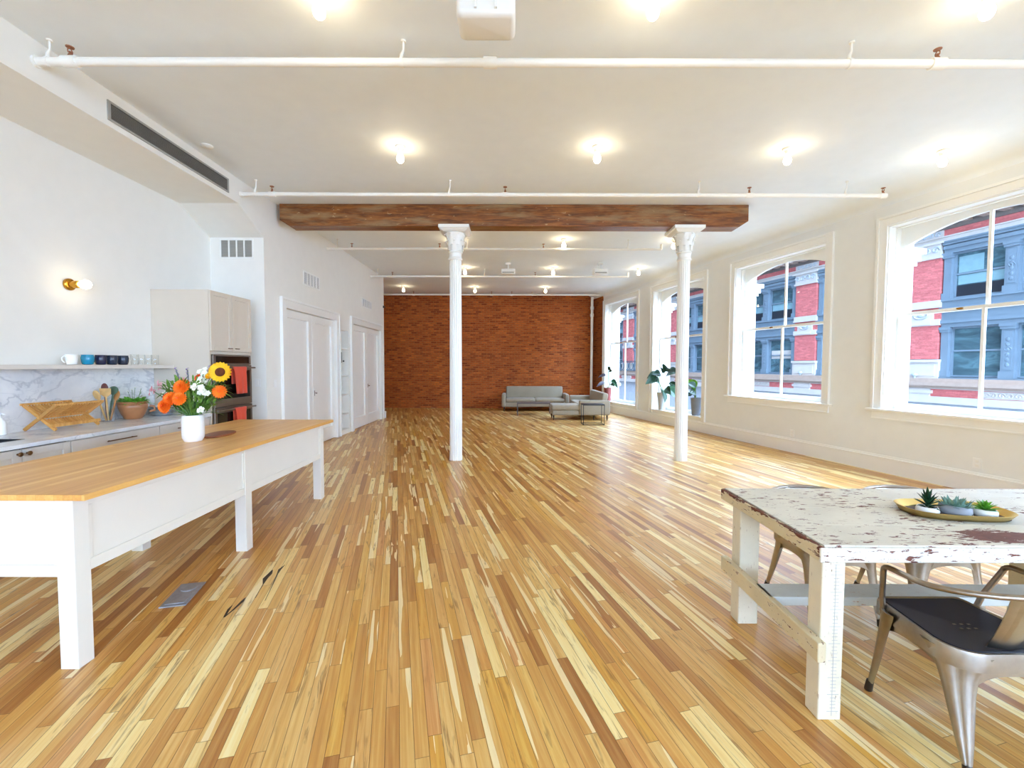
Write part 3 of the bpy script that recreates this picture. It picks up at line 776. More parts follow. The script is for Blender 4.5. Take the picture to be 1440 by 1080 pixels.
def mug(name, label, loc, mat, rz, kind='mug'):
    r = thing(name, label, kind, loc, rz)
    MB().lathe([(.024, .0), (.036, .002), (.04, .012), (.046, .05), (.048, .098), (.046, .1), (.043, .097), (.04, .05), (.034, .014), (.005, .012)], n=28).build('cup', mat, r, smooth=50)
    MB().tube([(.043, 0, .082), (.062, 0, .086), (.077, 0, .068), (.076, 0, .045), (.06, 0, .026), (.039, 0, .024)], .006, 8).build('handle', mat, r, smooth=60)
    return r
mug('mug', 'white mug with its handle to the left on the kitchen shelf', (-4.36, 4.37, SZ), CERW, -PI*.6)
def cup(label, loc, mat):
    r = thing('tumbler', label, 'cup', loc, 0)
    MB().lathe([(.028, .0), (.042, .004), (.05, .03), (.054, .07), (.05, .088), (.048, .1), (.045, .099), (.047, .085), (.05, .068), (.045, .03), (.036, .012), (.004, .01)], n=28).build('body', mat, r, smooth=50)
    MB().lathe([(.0465, .0985), (.0495, .0995), (.0485, .103), (.0455, .1025)], n=28).build('rim', mat, r, smooth=50)
cup('turquoise glazed cup beside the white mug on the kitchen shelf', (-4.36, 4.535, SZ), BLUC)
cup('dark navy cup right beside the turquoise cup on the shelf', (-4.36, 4.68, SZ), NAVY)
cup('slate blue cup, middle of the three dark cups on the shelf', (-4.36, 4.81, SZ), NAVYG)
cup('dark slate cup nearest the clear glasses on the shelf', (-4.36, 4.945, SZ), NAVYG)
GL = m_glass('drinking_glass', (.985,.99,.99,1), 1.6)
for i, (y, lab) in enumerate(((5.10, 'clear drinking glass nearest the dark cups on the shelf'), (5.19, 'clear drinking glass second from the dark cups on the shelf'), (5.29, 'clear drinking glass second from the oven tower on the shelf'), (5.39, 'clear drinking glass nearest the oven tower on the shelf'))):
    o = MB().lathe([(.004, 0), (.033, 0), (.036, .004), (.04, .118), (.0385, .12), (.037, .118), (.033, .012), (.004, .01)], n=24).build('drinking_glass', GL, smooth=50)
    o.location = (-4.36, y, SZ); tag(o, lab, 'glass', 'clear glasses on the shelf')
# soap bottle at the left edge
r = thing('soap_bottle', 'white bottle at the left end of the worktop behind the sink', 'bottle', (-4.43, 3.80, CT+.0005))
MB().lathe([(.03, 0), (.036, .004), (.037, .09), (.032, .12), (.018, .135), (.014, .15), (.004, .15)], n=20).build('body', CERW, r, smooth=40)
MB().tube([(0,0,.148),(0,0,.18),(.02,0,.185),(.045,0,.178)], .007, 8).build('pump', CERW, r, smooth=50)
# folding bamboo dish rack (local x towards the room)
r = thing('dish_rack', 'folding bamboo dish rack on the worktop left of the utensil jar', 'dish rack', (-4.32, 4.0, CT+.0005))
W2 = .47; A = (-.135, .012); B = (.135, .012); TB = (-.16, .245); TF = (.165, .245)
def bar2(mb, p, q, y, w=.02, th=.016):
    d = Vector((q[0]-p[0], 0, q[1]-p[1])).normalized(); nn = Vector((-d.z, 0, d.x)) * w/2
    P, Q = Vector((p[0], y, p[1])), Vector((q[0], y, q[1]))
    return mb.ext([P-nn, P+nn, Q+nn, Q-nn], (0, th, 0))
for y in (0, W2-.016):
    bar2(MB(), A, TF, y, .026).build('leg_frame', BAMBOO, r); bar2(MB(), B, TB, y + (.017 if y == 0 else -.017), .026).build('leg_frame', BAMBOO, r)
up = MB(); cx, cz = .002, .125
for k in range(15):
    y = .045 + k*(W2-.1)/14
    bar2(up, (cx+.01, cz+.012), (TF[0]-.004, TF[1]-.012), y, .012, .008)
up.build('slatted_front_panel', BAMBOO, r)
up = MB()
for k in range(15):
    y = .045 + k*(W2-.1)/14
    bar2(up, (cx-.01, cz+.012), (TB[0]+.004, TB[1]-.012), y, .012, .008)
up.build('slatted_back_panel', BAMBOO, r)
up = MB()
for k in range(15):
    y = .045 + k*(W2-.1)/14
    bar2(up, (cx+.012, cz-.02), (B[0]-.03, B[1]+.03), y, .014, .009)
up.build('lower_tray_slats', BAMBOO, r)
for p, nm in ((TF, 'top_rail'), (TB, 'top_rail'), ((cx, cz), 'middle_rail'), ((B[0]-.012, B[1]+.04), 'lower_rail')):
    h = .03 if nm == 'lower_rail' else .02
    MB().box(p[0]-.009, -.002, p[1]-h/2, p[0]+.009, W2+.002, p[1]+h/2).build(nm, BAMBOO, r, bevel=.003)
# utensil jar
UJ = (-4.36, 4.74, CT+.0005)
r = thing('utensil_jar', 'clear glass jar holding wooden spoons, between dish rack and clay pot', 'jar', UJ)
MB().lathe([(.004, .0), (.052, 0), (.056, .006), (.058, .15), (.06, .155), (.056, .155), (.053, .01), (.004, .008)], n=28).build('body', GL, r, smooth=50)
def utensil(name, label, dx, dy, tilt, ang, L, mat, head):
    r = thing(name, label, 'utensil', (UJ[0]+dx*.3, UJ[1]+dy*.3, UJ[2]+.012))
    T = Matrix.Rotation(ang, 4, 'Z') @ Matrix.Rotation(tilt, 4, 'Y')
    MB(T).tube([(0,0,0), (0,0,L*.5), (0,0,L*.8)], [.008, .009, .007], 8).build('handle', mat, r, smooth=50)
    if head == 'spoon':
        MB(T).ell((0, 0, L*.87), .012, .040, .055, 12, 8).build('bowl', mat, r, smooth=60)
    elif head == 'spatula':
        MB(T).loft([[(-.003,-.006,L*.72),(.003,-.006,L*.72),(.003,.006,L*.72),(-.003,.006,L*.72)], [(-.004,-.046,L*.82),(.004,-.046,L*.82),(.004,.046,L*.82),(-.004,.046,L*.82)], [(-.003,-.05,L),(.003,-.05,L),(.003,.05,L),(-.003,.05,L)]]).build('blade', mat, r)
    else:
        MB(T).ell((0, 0, L*.88), .03, .05, .048, 12, 8).build('ladle_bowl', mat, r, smooth=60)
utensil('wooden_spoon', 'pale wooden spoon leaning towards the dish rack in the glass jar', -.02, -.05, .34, PI*1.5, .34, SPOON, 'spoon')
utensil('wooden_spatula', 'broad pale wooden spatula with a hole in the middle of the glass jar', .03, -.02, .12, PI*1.6, .35, SPOON, 'spatula')
utensil('wooden_spoon', 'orange-brown wooden spoon leaning right in the glass jar', .04, .05, .26, PI*.42, .31, SPOON2, 'spoon')
utensil('ladle', 'grey-green ladle leaning right at the back of the glass jar', -.03, .05, .22, PI*.5, .37, UTG, 'ladle')
utensil('serving_spoon', 'spoon with dark red head rising tallest from the glass jar', -.03, .0, .05, PI*1.5, .40, UTR, 'spoon')
# plates
r0 = None
for k in range(8):
    z = CT + .0008 + k*.0125
    lab = ['grey plate at the bottom of the stack beside the clay pot', 'second grey plate from the bottom of the stack beside the clay pot', 'third grey plate from the bottom of the stack beside the clay pot', 'fourth grey plate from the bottom of the stack beside the clay pot', 'fifth grey plate from the bottom of the stack beside the clay pot', 'third plate from the top of the stack beside the clay pot', 'plate second from the top of the stack beside the clay pot', 'pale plate on top of the stack beside the clay pot'][k]
    if r0 is None:
        r0 = MB().lathe([(.004, 0), (.075, 0), (.08, .002), (.125, .016), (.135, .019), (.135, .022), (.12, .019), (.078, .006), (.004, .005)], n=40).build('plate', PLATEG, smooth=50)
        r0.location = (-4.27, 5.36, z); tag(r0, lab, 'plate', 'stacked plates on the worktop')
    else:
        o = r0.copy(); COL.objects.link(o); o.location = (-4.27 + .003*math.sin(k*2), 5.36 + .003*math.cos(k*3), z); o['label'] = lab
def leafblade(mb, base, dirv, L, w, droop=.3, n=6, cup=.2, twist=0):
    """one pointed leaf, a thin curved blade with a folded midrib"""
    base = Vector(base); d = Vector(dirv).normalized(); side = d.cross(Vector((0,0,1)))
    side = side.normalized() if side.length > 1e-3 else Vector((1,0,0))
    if twist: side = Matrix.Rotation(twist, 3, d) @ side
    upv = side.cross(d).normalized(); rows = []
    for i in range(n + 1):
        t = i / n; p = base + d*L*t + Vector((0,0,-droop*L*t*t))
        hw = w * (math.sin(PI*min(1, t**.75)) * .98 + .02) if i < n else w*.01
        rows.append([p - side*hw + upv*cup*hw, p, p + side*hw + upv*cup*hw])
    vs = [q for r_ in rows for q in r_]; fs = []
    for i in range(n):
        for j in range(2): fs.append((i*3+j, i*3+j+1, (i+1)*3+j+1, (i+1)*3+j))
    return mb.add(vs, fs)
rnd = random.Random(3)
# clay pot with herbs
r = thing('potted_herbs', 'brown clay pot with green leaves and white blooms on the worktop', 'potted plant', (-4.31, 5.0, CT+.0005))
MB().lathe([(.004, 0), (.075, 0), (.082, .006), (.11, .06), (.13, .12), (.135, .155), (.128, .165), (.138, .18), (.14, .195), (.128, .197), (.12, .17), (.004, .165)], n=36).build('pot', CLAY, r, smooth=45)
MB().tube([(.13,.07,.14),(.165,.09,.135),(.17,.095,.09),(.13,.07,.075)], .013, 8).build('pot_handle', CLAY, r, smooth=60)
b = MB()
for k in range(170):
    a = rnd.random()*2*PI; rr = rnd.random()**.5*.11
    el = rnd.uniform(.2, 1.3); b and leafblade(b, (rr*math.cos(a), rr*math.sin(a), .165+rnd.random()*.04), (math.cos(a)*math.cos(el), math.sin(a)*math.cos(el), math.sin(el)), rnd.uniform(.05,.11), .017, .4, 4)
o = b.build('leaves', GREENL, r); o['kind'] = 'stuff'
b = MB(); fb = MB(); dk = MB()
for x, y, z in ((.02,-.03,.33),(.0,-.06,.31),(.03,.0,.35)):
    b.tube([(0,0,.17),(x*.6,y*.6,.25),(x,y,z)], .002, 6)
    for q in range(6): leafblade(fb, (x,y,z), (math.cos(q), math.sin(q), .4), .025, .008, .1, 3)
for x, y, z in ((.03,.08,.30),(.02,.11,.26),(.05,.06,.34)):
    b.tube([(0,.02,.17),(x*.6,y*.7,.24),(x,y,z)], .0022, 6)
    for q in range(5): leafblade(dk, (x*.9,y*.9,z-.02*q), (math.cos(q*2), math.sin(q*2), .3), .03, .009, .2, 3)
b.build('stems', STEMG, r); fb.build('blooms', WHF, r); dk.build('dark_leaves', DKRED, r)

# ------------------------------------------------------------------ oven tower
TX = -3.78; ty0, ty1 = 5.52, 6.38; TZ = 2.465
r = thing('oven_tower', 'tall beige cabinet with double oven built into it at the end of the counter', 'cabinet', (0,0,0))
b = MB(); b.box(KB, ty0, 0, TX, ty0+.022, TZ); b.box(KB, ty1-.022, 0, TX, ty1, TZ); b.box(KB, ty0+.022, TZ-.022, TX-.001, ty1-.022, TZ-.001); b.box(KB+.001, ty0+.022, .1, KB+.02, ty1-.022, TZ-.022); b.box(KB, ty0+.02, 1.68, TX-.02, ty1-.02, 1.72); b.box(KB, ty0+.02, .08, TX-.02, ty1-.02, .42); b.box(KB, ty0+.02, 0, TX-.07, ty1-.02, .08)
b.box(TX-.03, ty0+.022, 1.665, TX, ty1-.022, 1.70)
b.build('carcass', TOWB, r)
for i in range(2):
    a = ty0 + .004 + (ty1-ty0)*i/2; c = ty0 - .004 + (ty1-ty0)*(i+1)/2
    o = shaker(MB(), TX+.001, a, c, 1.705, TZ-.004, .058).build('cabinet_door', TOWB, r, bevel=.003)
    yk = c - .07 if i == 0 else a + .07
    MB().tube([(TX+.045, yk-.035, 1.745), (TX+.045, yk+.035, 1.745)], .0055, 8).tube([(TX+.02, yk-.025, 1.745), (TX+.045, yk-.025, 1.745)], .0045, 8).tube([(TX+.02, yk+.025, 1.745), (TX+.045, yk+.025, 1.745)], .0045, 8).build('door_pull', BRONZE, o, smooth=40)
MB().box(TX+.001, ty0+.004, .105, TX+.022, ty1-.004, .40).build('drawer', TOWB, r, bevel=.003)
r = thing('double_oven', 'built-in stainless double oven with black glass in the beige tower', 'oven', (0,0,0))
oy0, oy1 = ty0+.03, ty1-.03
MB().box(KB+.05, oy0+.01, .44, TX-.002, oy1-.01, 1.655).build('oven_body', STEEL, r)
MB().box(TX+.001, oy0, 1.535, TX+.022, oy1, 1.66).build('control_panel', STEEL, r, bevel=.003)
MB().box(TX+.022, oy0+.05, 1.55, TX+.025, oy1-.05, 1.64).build('display', BLACKG, r)
for nm, z0, z1 in (('upper', .985, 1.525), ('lower', .44, .975)):
    o = MB().box(TX+.001, oy0, z0, TX+.03, oy1, z1).build('oven_door', STEEL, r, bevel=.004)
    MB().box(TX+.03, oy0+.05, z0+.10, TX+.033, oy1-.05, z1-.07).build('door_glass', BLACKG, o)
    zc = z1 - .035
    MB().tube([(TX+.075, oy0-.005, zc), (TX+.075, oy1+.005, zc)], .012, 14).tube([(TX+.03, oy0+.05, zc), (TX+.075, oy0+.05, zc)], .009, 10).tube([(TX+.03, oy1-.05, zc), (TX+.075, oy1-.05, zc)], .009, 10).build('handle', STEEL, o, smooth=40)
def towel(label, y0, y1, z, drop, seed):
    xh = TX + .075; N = 18; M = 14; rings = []; rr = random.Random(seed)
    pts = [(xh-.019, z-drop*.62)] + [(xh-.018, z-.10), (xh-.017, z-.01), (xh-.012, z+.0125), (xh, z+.0155), (xh+.012, z+.0125), (xh+.017, z-.01)] + [(xh+.019, z-.06)] + [(xh+.021+.006*k/4, z-.06-(drop-.06)*k/4) for k in range(1, 5)]
    mb = MB(); vs = []; fs = []
    for i in range(N + 1):
        t = i / N; y = y0 + (y1-y0)*t
        for k, (x, zz) in enumerate(pts):
            h = max(0, (z - zz)) / drop; w = .007*math.sin(t*13+seed)*h if k > 6 else -.004*max(0, math.sin(t*11))*h
            yy = (y0+y1)/2 + (y-(y0+y1)/2)*(1-.10*h + (0 if k > 6 else .12))
            vs.append((x + w, yy, zz))
    K = len(pts)
    for i in range(N):
        for k in range(K-1): fs.append((i*K+k, (i+1)*K+k, (i+1)*K+k+1, i*K+k+1))
    o = mb.add(vs, fs).build('dish_towel', TOWEL, smooth=80, solid=.003)
    tag(o, label, 'towel', 'coral towels on the oven handles')
towel('coral dish towel hanging from the upper oven handle', 5.86, 6.12, 1.49, .35, 1)
towel('coral dish towel hanging from the lower oven handle', 5.88, 6.10, .94, .36, 4)

# ------------------------------------------------------------------ island
r = thing('kitchen_island', 'long white island table with oak butcher block top and panelled aprons', 'island', (-2.64, 3.66, 0))
def L(b): b.T = Matrix.Translation((2.64, -3.66, 0)); return b
IX0, IX1 = -3.19, -2.085; IY0, IY1 = 2.125, 5.13; IT = .893
L(MB()).box(IX0, IY0, IT-.03, IX1, IY1, IT).build('top', OAKTOP, r, bevel=.003)
lx = ((IX0+.075, IX0+.165), (IX1-.175, IX1-.085)); lys = ((2.15, 2.235), (3.555, 3.64), (4.965, 5.05))
for (a, c) in lx:
    for (p_, q_) in lys: L(MB()).box(a, p_, 0, c, q_, IT-.031).build('leg', ISLW, r, bevel=.003)
AZ = .47
for xi, (a, c) in enumerate(lx):
    for k in range(2):
        y0, y1 = lys[k][1], lys[k+1][0]
        x = c - .004 if xi == 1 else a + .004; d = -.026 if xi == 1 else .026
        b = L(MB()); b.box(x+d, y0, AZ, x+d*.35, y1, IT-.031)
        st = .06
        b.box(x+d*.35, y0, AZ, x, y1, AZ+st); b.box(x+d*.35, y0, IT-.031-.05, x, y1, IT-.031); b.box(x+d*.35, y0, AZ+st, x, y0+.02, IT-.081); b.box(x+d*.35, y1-.02, AZ+st, x, y1, IT-.081)
        b.build('side_panel', ISLW, r, bevel=.003)
for y, d in ((lys[0][0]+.004, .026), (lys[2][1]-.004, -.026)):
    b = L(MB()); x0, x1 = lx[0][1], lx[1][0]
    b.box(x0, y+d, AZ, x1, y+d*.35, IT-.031); st = .06
    b.box(x0, y+d*.35, AZ, x1, y, AZ+st); b.box(x0, y+d*.35, IT-.081, x1, y, IT-.031); b.box(x0, y+d*.35, AZ+st, x0+.02, y, IT-.081); b.box(x1-.02, y+d*.35, AZ+st, x1, y, IT-.081)
    b.build('end_panel', ISLW, r, bevel=.003)
# walnut board
r = thing('cutting_board', 'brown walnut serving board lying on the island behind the white vase', 'cutting board', (-2.655, 3.99, IT+.0005), .12)
pts = [(.10*math.cos(a)*(1.0 if math.cos(a) > 0 else 1.0), .20*math.sin(a)) for a in [2*PI*k/28 for k in range(28)]]
pts = [(x*1.0, y if y < .12 else .12 + (y-.12)*.7) for x, y in pts]
MB().ext([(x, y, 0) for x, y in pts], (0,0,.016)).build('board', WALNUT, r, bevel=.004)
# vase
VX, VY = -2.66, 3.66; VZ = IT + .0005
r = thing('vase', 'white ceramic vase full of flowers on the kitchen island', 'vase', (VX, VY, VZ))
MB().lathe([(.004, 0), (.062, 0), (.067, .006), (.068, .012), (.078, .03), (.081, .06), (.08, .19), (.076, .212), (.07, .218), (.066, .212), (.07, .19), (.072, .05), (.06, .02), (.004, .018)], n=36).build('body', CERW, r, smooth=45)
NV = (VX, VY, VZ+.2)
def stem_to(mb, p, r_=.0035):
    p = Vector(p); base = Vector((VX + (p.x-VX)*.08, VY + (p.y-VY)*.08, VZ + .05)); mid = Vector((VX + (p.x-VX)*.35, VY + (p.y-VY)*.35, VZ + .215 + (p.z-VZ-.215)*.30))
    neck = Vector((VX + (p.x-VX)*.14, VY + (p.y-VY)*.14, VZ + .2))
    return mb.tube([base, neck, mid, p], r_, 6)
def frame_to(nrm, loc):
    nrm = Vector(nrm).normalized(); q = nrm.to_track_quat('Z', 'Y')
    return Matrix.Translation(loc) @ q.to_matrix().to_4x4()
def petals(mb, n, r0, r1, w, lift, z0, ph=0, droop=0):
    for k in range(n):
        a = 2*PI*k/n + ph; ca, sa = math.cos(a), math.sin(a); rows = []
        for t in (0, .4, .75, 1):
            rr = r0 + (r1-r0)*t; hw = w*(.35, .95, .9, .15)[(0, .4, .75, 1).index(t)]; z = z0 + lift*t - droop*t*t
            rows.append([(rr*ca + hw*sa, rr*sa - hw*ca, z), (rr*ca, rr*sa, z-.003), (rr*ca - hw*sa, rr*sa + hw*ca, z)])
        vs = [q for R in rows for q in R]; mb.add(vs, [(i*3+j, i*3+j+1, i*3+j+4, i*3+j+3) for i in range(3) for j in range(2)])
def flower(name, label, cat, off, nrm, kind, size=1.0, group=None):
    p = Vector((VX+off[0], VY+off[1], VZ+off[2])); r = thing(name, label, cat, (VX, VY, VZ), 0, group)
    I = Matrix.Translation((-VX, -VY, -VZ)); T = I @ frame_to(nrm, p) @ Matrix.Scale(size, 4)
    MBs = MB(I); stem_to(MBs, p - Vector(nrm).normalized()*.008*size); MBs.build('stem', STEMG, r, smooth=60)
    if kind == 'sun':
        b = MB(T); petals(b, 20, .03, .082, .013, .012, 0, 0, .004); petals(b, 20, .03, .076, .012, .016, .006, PI/20); b.build('petals', YEL, r)
        MB(T).ell((0,0,.006), .036, .036, .014, 24, 8).build('disk', BRN, r, smooth=60)
    elif kind == 'zin':
        b = MB(T)
        for q, (n, ra, zz, lf) in enumerate(((18, .053, 0, .0), (16, .045, .008, .006), (13, .036, .015, .009), (10, .026, .021, .012), (7, .016, .027, .01))): petals(b, n, .004, ra, .011, lf, zz, q*.3)
        b.build('petals', ORG if 'red' not in label else ORG2, r)
        MB(T).ell((0,0,.028), .010, .010, .008, 10, 6).build('centre', ORG2, r, smooth=60)
    elif kind == 'cluster':
        b = MB(T); rr = random.Random(int(off[2]*1000))
        for k in range(9):
            a = rr.random()*2*PI; rad = rr.random()*.036; c = (rad*math.cos(a), rad*math.sin(a), rr.uniform(-.03,.02))
            for q in range(5): leafblade(b, c, (math.cos(q*1.26), math.sin(q*1.26), .7), .022, .011, .3, 3, .3)
        b.build('petals', WHF if 'white' in label else PNK, r)
    elif kind == 'bud':
        b = MB(T); petals(b, 9, .004, .03, .012, .03, 0); petals(b, 7, .004, .02, .010, .035, 0, .3); b.build('petals', YEL, r)
    elif kind == 'spike':
        b = MB(I); d = (p - Vector(NV)).normalized(); rr = random.Random(int(off[0]*1000))
        for k in range(26):
            c = p - d*.13*(k/26); a = k*2.4
            leafblade(b, c, (math.cos(a), math.sin(a), .8), .024, .007, .2, 2)
        b.build('petals', LAV, r)
    return r
flower('sunflower', 'large yellow sunflower with brown centre, right side of the bouquet', 'flower', (.225, .02, .575), (.35, -1, .15), 'sun', 1.05)
ZG = 'orange zinnias in the vase'
flower('zinnia', 'orange zinnia standing highest of the orange ones, centre of the bouquet', 'flower', (-.04, -.06, .455), (-.05, -1, .5), 'zin', 1.35, ZG)
flower('zinnia', 'red-orange zinnia at the left end of the row of three', 'flower', (-.175, -.03, .365), (-.5, -1, .3), 'zin', .95, ZG)
flower('zinnia', 'orange zinnia in the middle of the row of three', 'flower', (-.11, -.09, .36), (-.2, -1, .3), 'zin', 1.15, ZG)
flower('zinnia', 'orange zinnia at the right end of the row of three', 'flower', (-.035, -.10, .36), (.15, -1, .35), 'zin', 1.1, ZG)
flower('zinnia', 'orange zinnia hanging lowest at the left of the bouquet', 'flower', (-.155, -.09, .30), (-.35, -1, .2), 'zin', 1.25, ZG)
flower('zinnia', 'orange zinnia below the sunflower, before the oven glass', 'flower', (.24, -.02, .415), (.4, -1, .1), 'zin', 1.1, ZG)
flower('zinnia', 'small red-orange zinnia half hidden behind the white blooms at the top', 'flower', (.03, .05, .52), (-.4, -1, .6), 'zin', .9, ZG)
WG = 'white flower clusters in the vase'
flower('white_blossom', 'cluster of white blossoms in the middle right of the bouquet', 'flower', (.125, -.06, .43), (.2, -1, .4), 'cluster', 1.5, WG)
flower('white_blossom', 'cluster of white blossoms at the top of the bouquet beside the sunflower', 'flower', (.09, .0, .565), (.0, -1, .6), 'cluster', 1.35, WG)
flower('white_blossom', 'cluster of white blossoms right below the sunflower', 'flower', (.085, -.02, .505), (.0, -1, .6), 'cluster', 1.0, WG)
flower('white_blossom', 'small white blossoms low on the right by the vase rim', 'flower', (.12, -.08, .27), (.3, -1, .2), 'cluster', .8, WG)
flower('white_blossom', 'small white blossoms at the left among the greenery', 'flower', (-.24, .0, .385), (-.5, -1, .3), 'cluster', .7, WG)
flower('pink_blossom', 'pink blossoms reaching farthest left, the lower pair', 'flower', (-.32, -.01, .415), (-.7, -1, .2), 'cluster', .95, 'pink flowers in the vase')
flower('pink_blossom', 'pink blossoms at the far left, the upper pair', 'flower', (-.29, .03, .465), (-.7, -1, .4), 'cluster', .95, 'pink flowers in the vase')
flower('pink_blossom', 'pink blossoms behind the highest orange zinnia', 'flower', (-.10, .03, .50), (-.3, -1, .4), 'cluster', .8, 'pink flowers in the vase')
flower('white_blossom', 'white blossoms between the highest orange zinnia and the sunflower', 'flower', (.06, -.04, .47), (.0, -1, .5), 'cluster', 1.1, WG)
flower('yellow_blossom', 'small yellow bud at the upper right, just left of the sunflower', 'flower', (.15, .0, .535), (.2, -1, .4), 'bud', .9, None)
LG = 'lavender spikes in the vase'
flower('lavender', 'purple lavender spike at the left top of the bouquet', 'flower', (-.165, .04, .605), (0,-1,1), 'spike', 1, LG)
flower('lavender', 'purple lavender spike behind the highest orange zinnia', 'flower', (-.075, .05, .60), (0,-1,1), 'spike', 1, LG)
flower('lavender', 'purple lavender spike beside the sunflower at the top', 'flower', (.125, .04, .625), (0,-1,1), 'spike', 1, LG)
b = MB(); rnd = random.Random(11)
for k in range(620):
    a = rnd.uniform(0, 2*PI); t = rnd.random(); x = math.cos(a)*(.05+.20*t**.6*rnd.random()**.35); y = math.sin(a)*(.04+.13*t); y = y*.35 if y < 0 else y; z = .22 + .26*t - .10*(abs(x)/.23)**2*(rnd.random()) + rnd.uniform(-.02, .03)
    d = (x*2.5+rnd.uniform(-.3,.3), y*2.5+rnd.uniform(-.12,.3), rnd.uniform(.0, .9))
    leafblade(b, (x, y, z), d, rnd.uniform(.06,.13), rnd.uniform(.007,.016), rnd.uniform(.1,.6), 4)
for k in range(40):
    a = rnd.uniform(0, 2*PI); x, y = .2*math.cos(a)*rnd.random(), .14*math.sin(a)*rnd.random()
    b.tube([(x*.1, y*.1, .05), (x*.2, y*.2, .21), (x, y, .42)], .0022, 5)
o = b.build('greenery', m_leaf('bouquet_green', S(66,112,34), S(128,166,66), .6)); o.location = (VX, VY, VZ)
tag(o, 'green leaves and stems filling the bouquet in the white vase', 'foliage', kind='stuff')

# ------------------------------------------------------------------ floor outlet and burn marks
u = Vector((-.2534, .9674, 0)); n = Vector((.9674, .2534, 0))
r = thing('floor_outlet', 'steel floor outlet plate with flip lid set in the boards by the island', 'floor outlet', (-2.18, 2.87, 0), RANG - PI/2)
MB().box(-.075, -.155, .0005, .075, .155, .008).build('plate', GALV, r, bevel=.002)
MB().box(-.055, -.13, .008, .055, .0, .012).build('hinged_lid', GALV, r, bevel=.002)
MB().tube([(0, .08, .008), (0, .08, .013)], .05, 20).build('screw_cap', GALV, r, smooth=40)
def mark(mb, pts, w):
    P = [Vector((x, y, .0006)) for x, y in pts]; vs = []; fs = []
    for i, p in enumerate(P):
        d = (P[min(i+1, len(P)-1)] - P[max(i-1, 0)]).normalized(); s = Vector((-d.y, d.x, 0)) * w[i]/2
        vs += [p - s, p + s]
    fs = [(2*i, 2*i+1, 2*i+3, 2*i+2) for i in range(len(P)-1)]
    mb.add(vs, fs)
b = MB()
mark(b, [(-1.741,2.611), (-1.77,2.70), (-1.777,2.745)], [.012,.016,.004]); mark(b, [(-1.741,2.611), (-1.738,2.70), (-1.742,2.79), (-1.75,2.84)], [.008,.012,.02,.003])
mark(b, [(-1.682,2.833), (-1.71,2.93), (-1.733,3.015), (-1.765,3.10), (-1.77,3.17), (-1.785,3.23)], [.004,.004,.006,.034,.03,.008])
mark(b, [(-1.60,2.80), (-1.66,3.0), (-1.715,3.17), (-1.735,3.24), (-1.735,3.315)], [.003,.005,.01,.022,.003])
tag(b.build('floor_stain', CHAR), 'dark burn marks along the board joints near the island', 'stain')
# ------------------------------------------------------------------ dining table
r = thing('dining_table', 'rustic wooden table with peeling white paint and square legs', 'table', (0,0,0))
tx0, tx1, ty0_, ty1_ = 1.335, 3.28, 1.855, 2.735; TT = .765
yb = [ty0_, 2.10, 2.36, 2.55, ty1_]
for i in range(4): MB().box(tx0+.004, yb[i]+.0012, TT-.052, tx1, yb[i+1]-.0012, TT).build('top_board', TBL, r, bevel=.0012)
MB().box(tx0-.022, ty0_-.012, TT-.066, tx0+.002, ty1_+.004, TT-.004).build('end_board', TBLEDGE, r, bevel=.005)
MB().box(tx0-.022, ty0_-.016, TT-.07, tx1, ty0_, TT-.006).build('front_edge', TBLFRONT, r, bevel=.005)
MB().box(tx0, ty1_, TT-.07, tx1, ty1_+.016, TT-.006).build('back_edge', TBLEDGE, r, bevel=.005)
legs = ((1.325, 1.845, 1.425, 1.93), (1.345, 2.555, 1.46, 2.65), (3.13, 1.845, 3.23, 1.93), (3.04, 2.555, 3.15, 2.65))
for i, (a, b0, c, d) in enumerate(legs):
    o = MB().box(a, b0, 0, c, d, TT-.07).build('leg', TBLLEG, r, bevel=.006)
    if i == 0:
        b = MB()
        b.box(a+.058, b0-.0012, .02, a+.0592, b0-.0002, TT-.08)
        for k in range(44):
            z = .04 + k*.015; w = .05 if k % 5 == 0 else .024
            b.box(a+.062-w/2, b0-.0012, z, a+.062+w/2, b0-.0002, z+.0012)
        b.build('ruler_marks', INK, o)
MB().box(1.285, 1.80, .285, 1.322, 2.66, .37).build('end_stretcher', TBLEDGE, r, bevel=.005)
MB().box(3.232, 1.80, .285, 3.27, 2.66, .37).build('end_stretcher', TBLEDGE, r, bevel=.005)
MB().box(1.30, 2.17, .325, 3.25, 2.31, .37).build('long_stretcher', TBLSTR, r, bevel=.004)

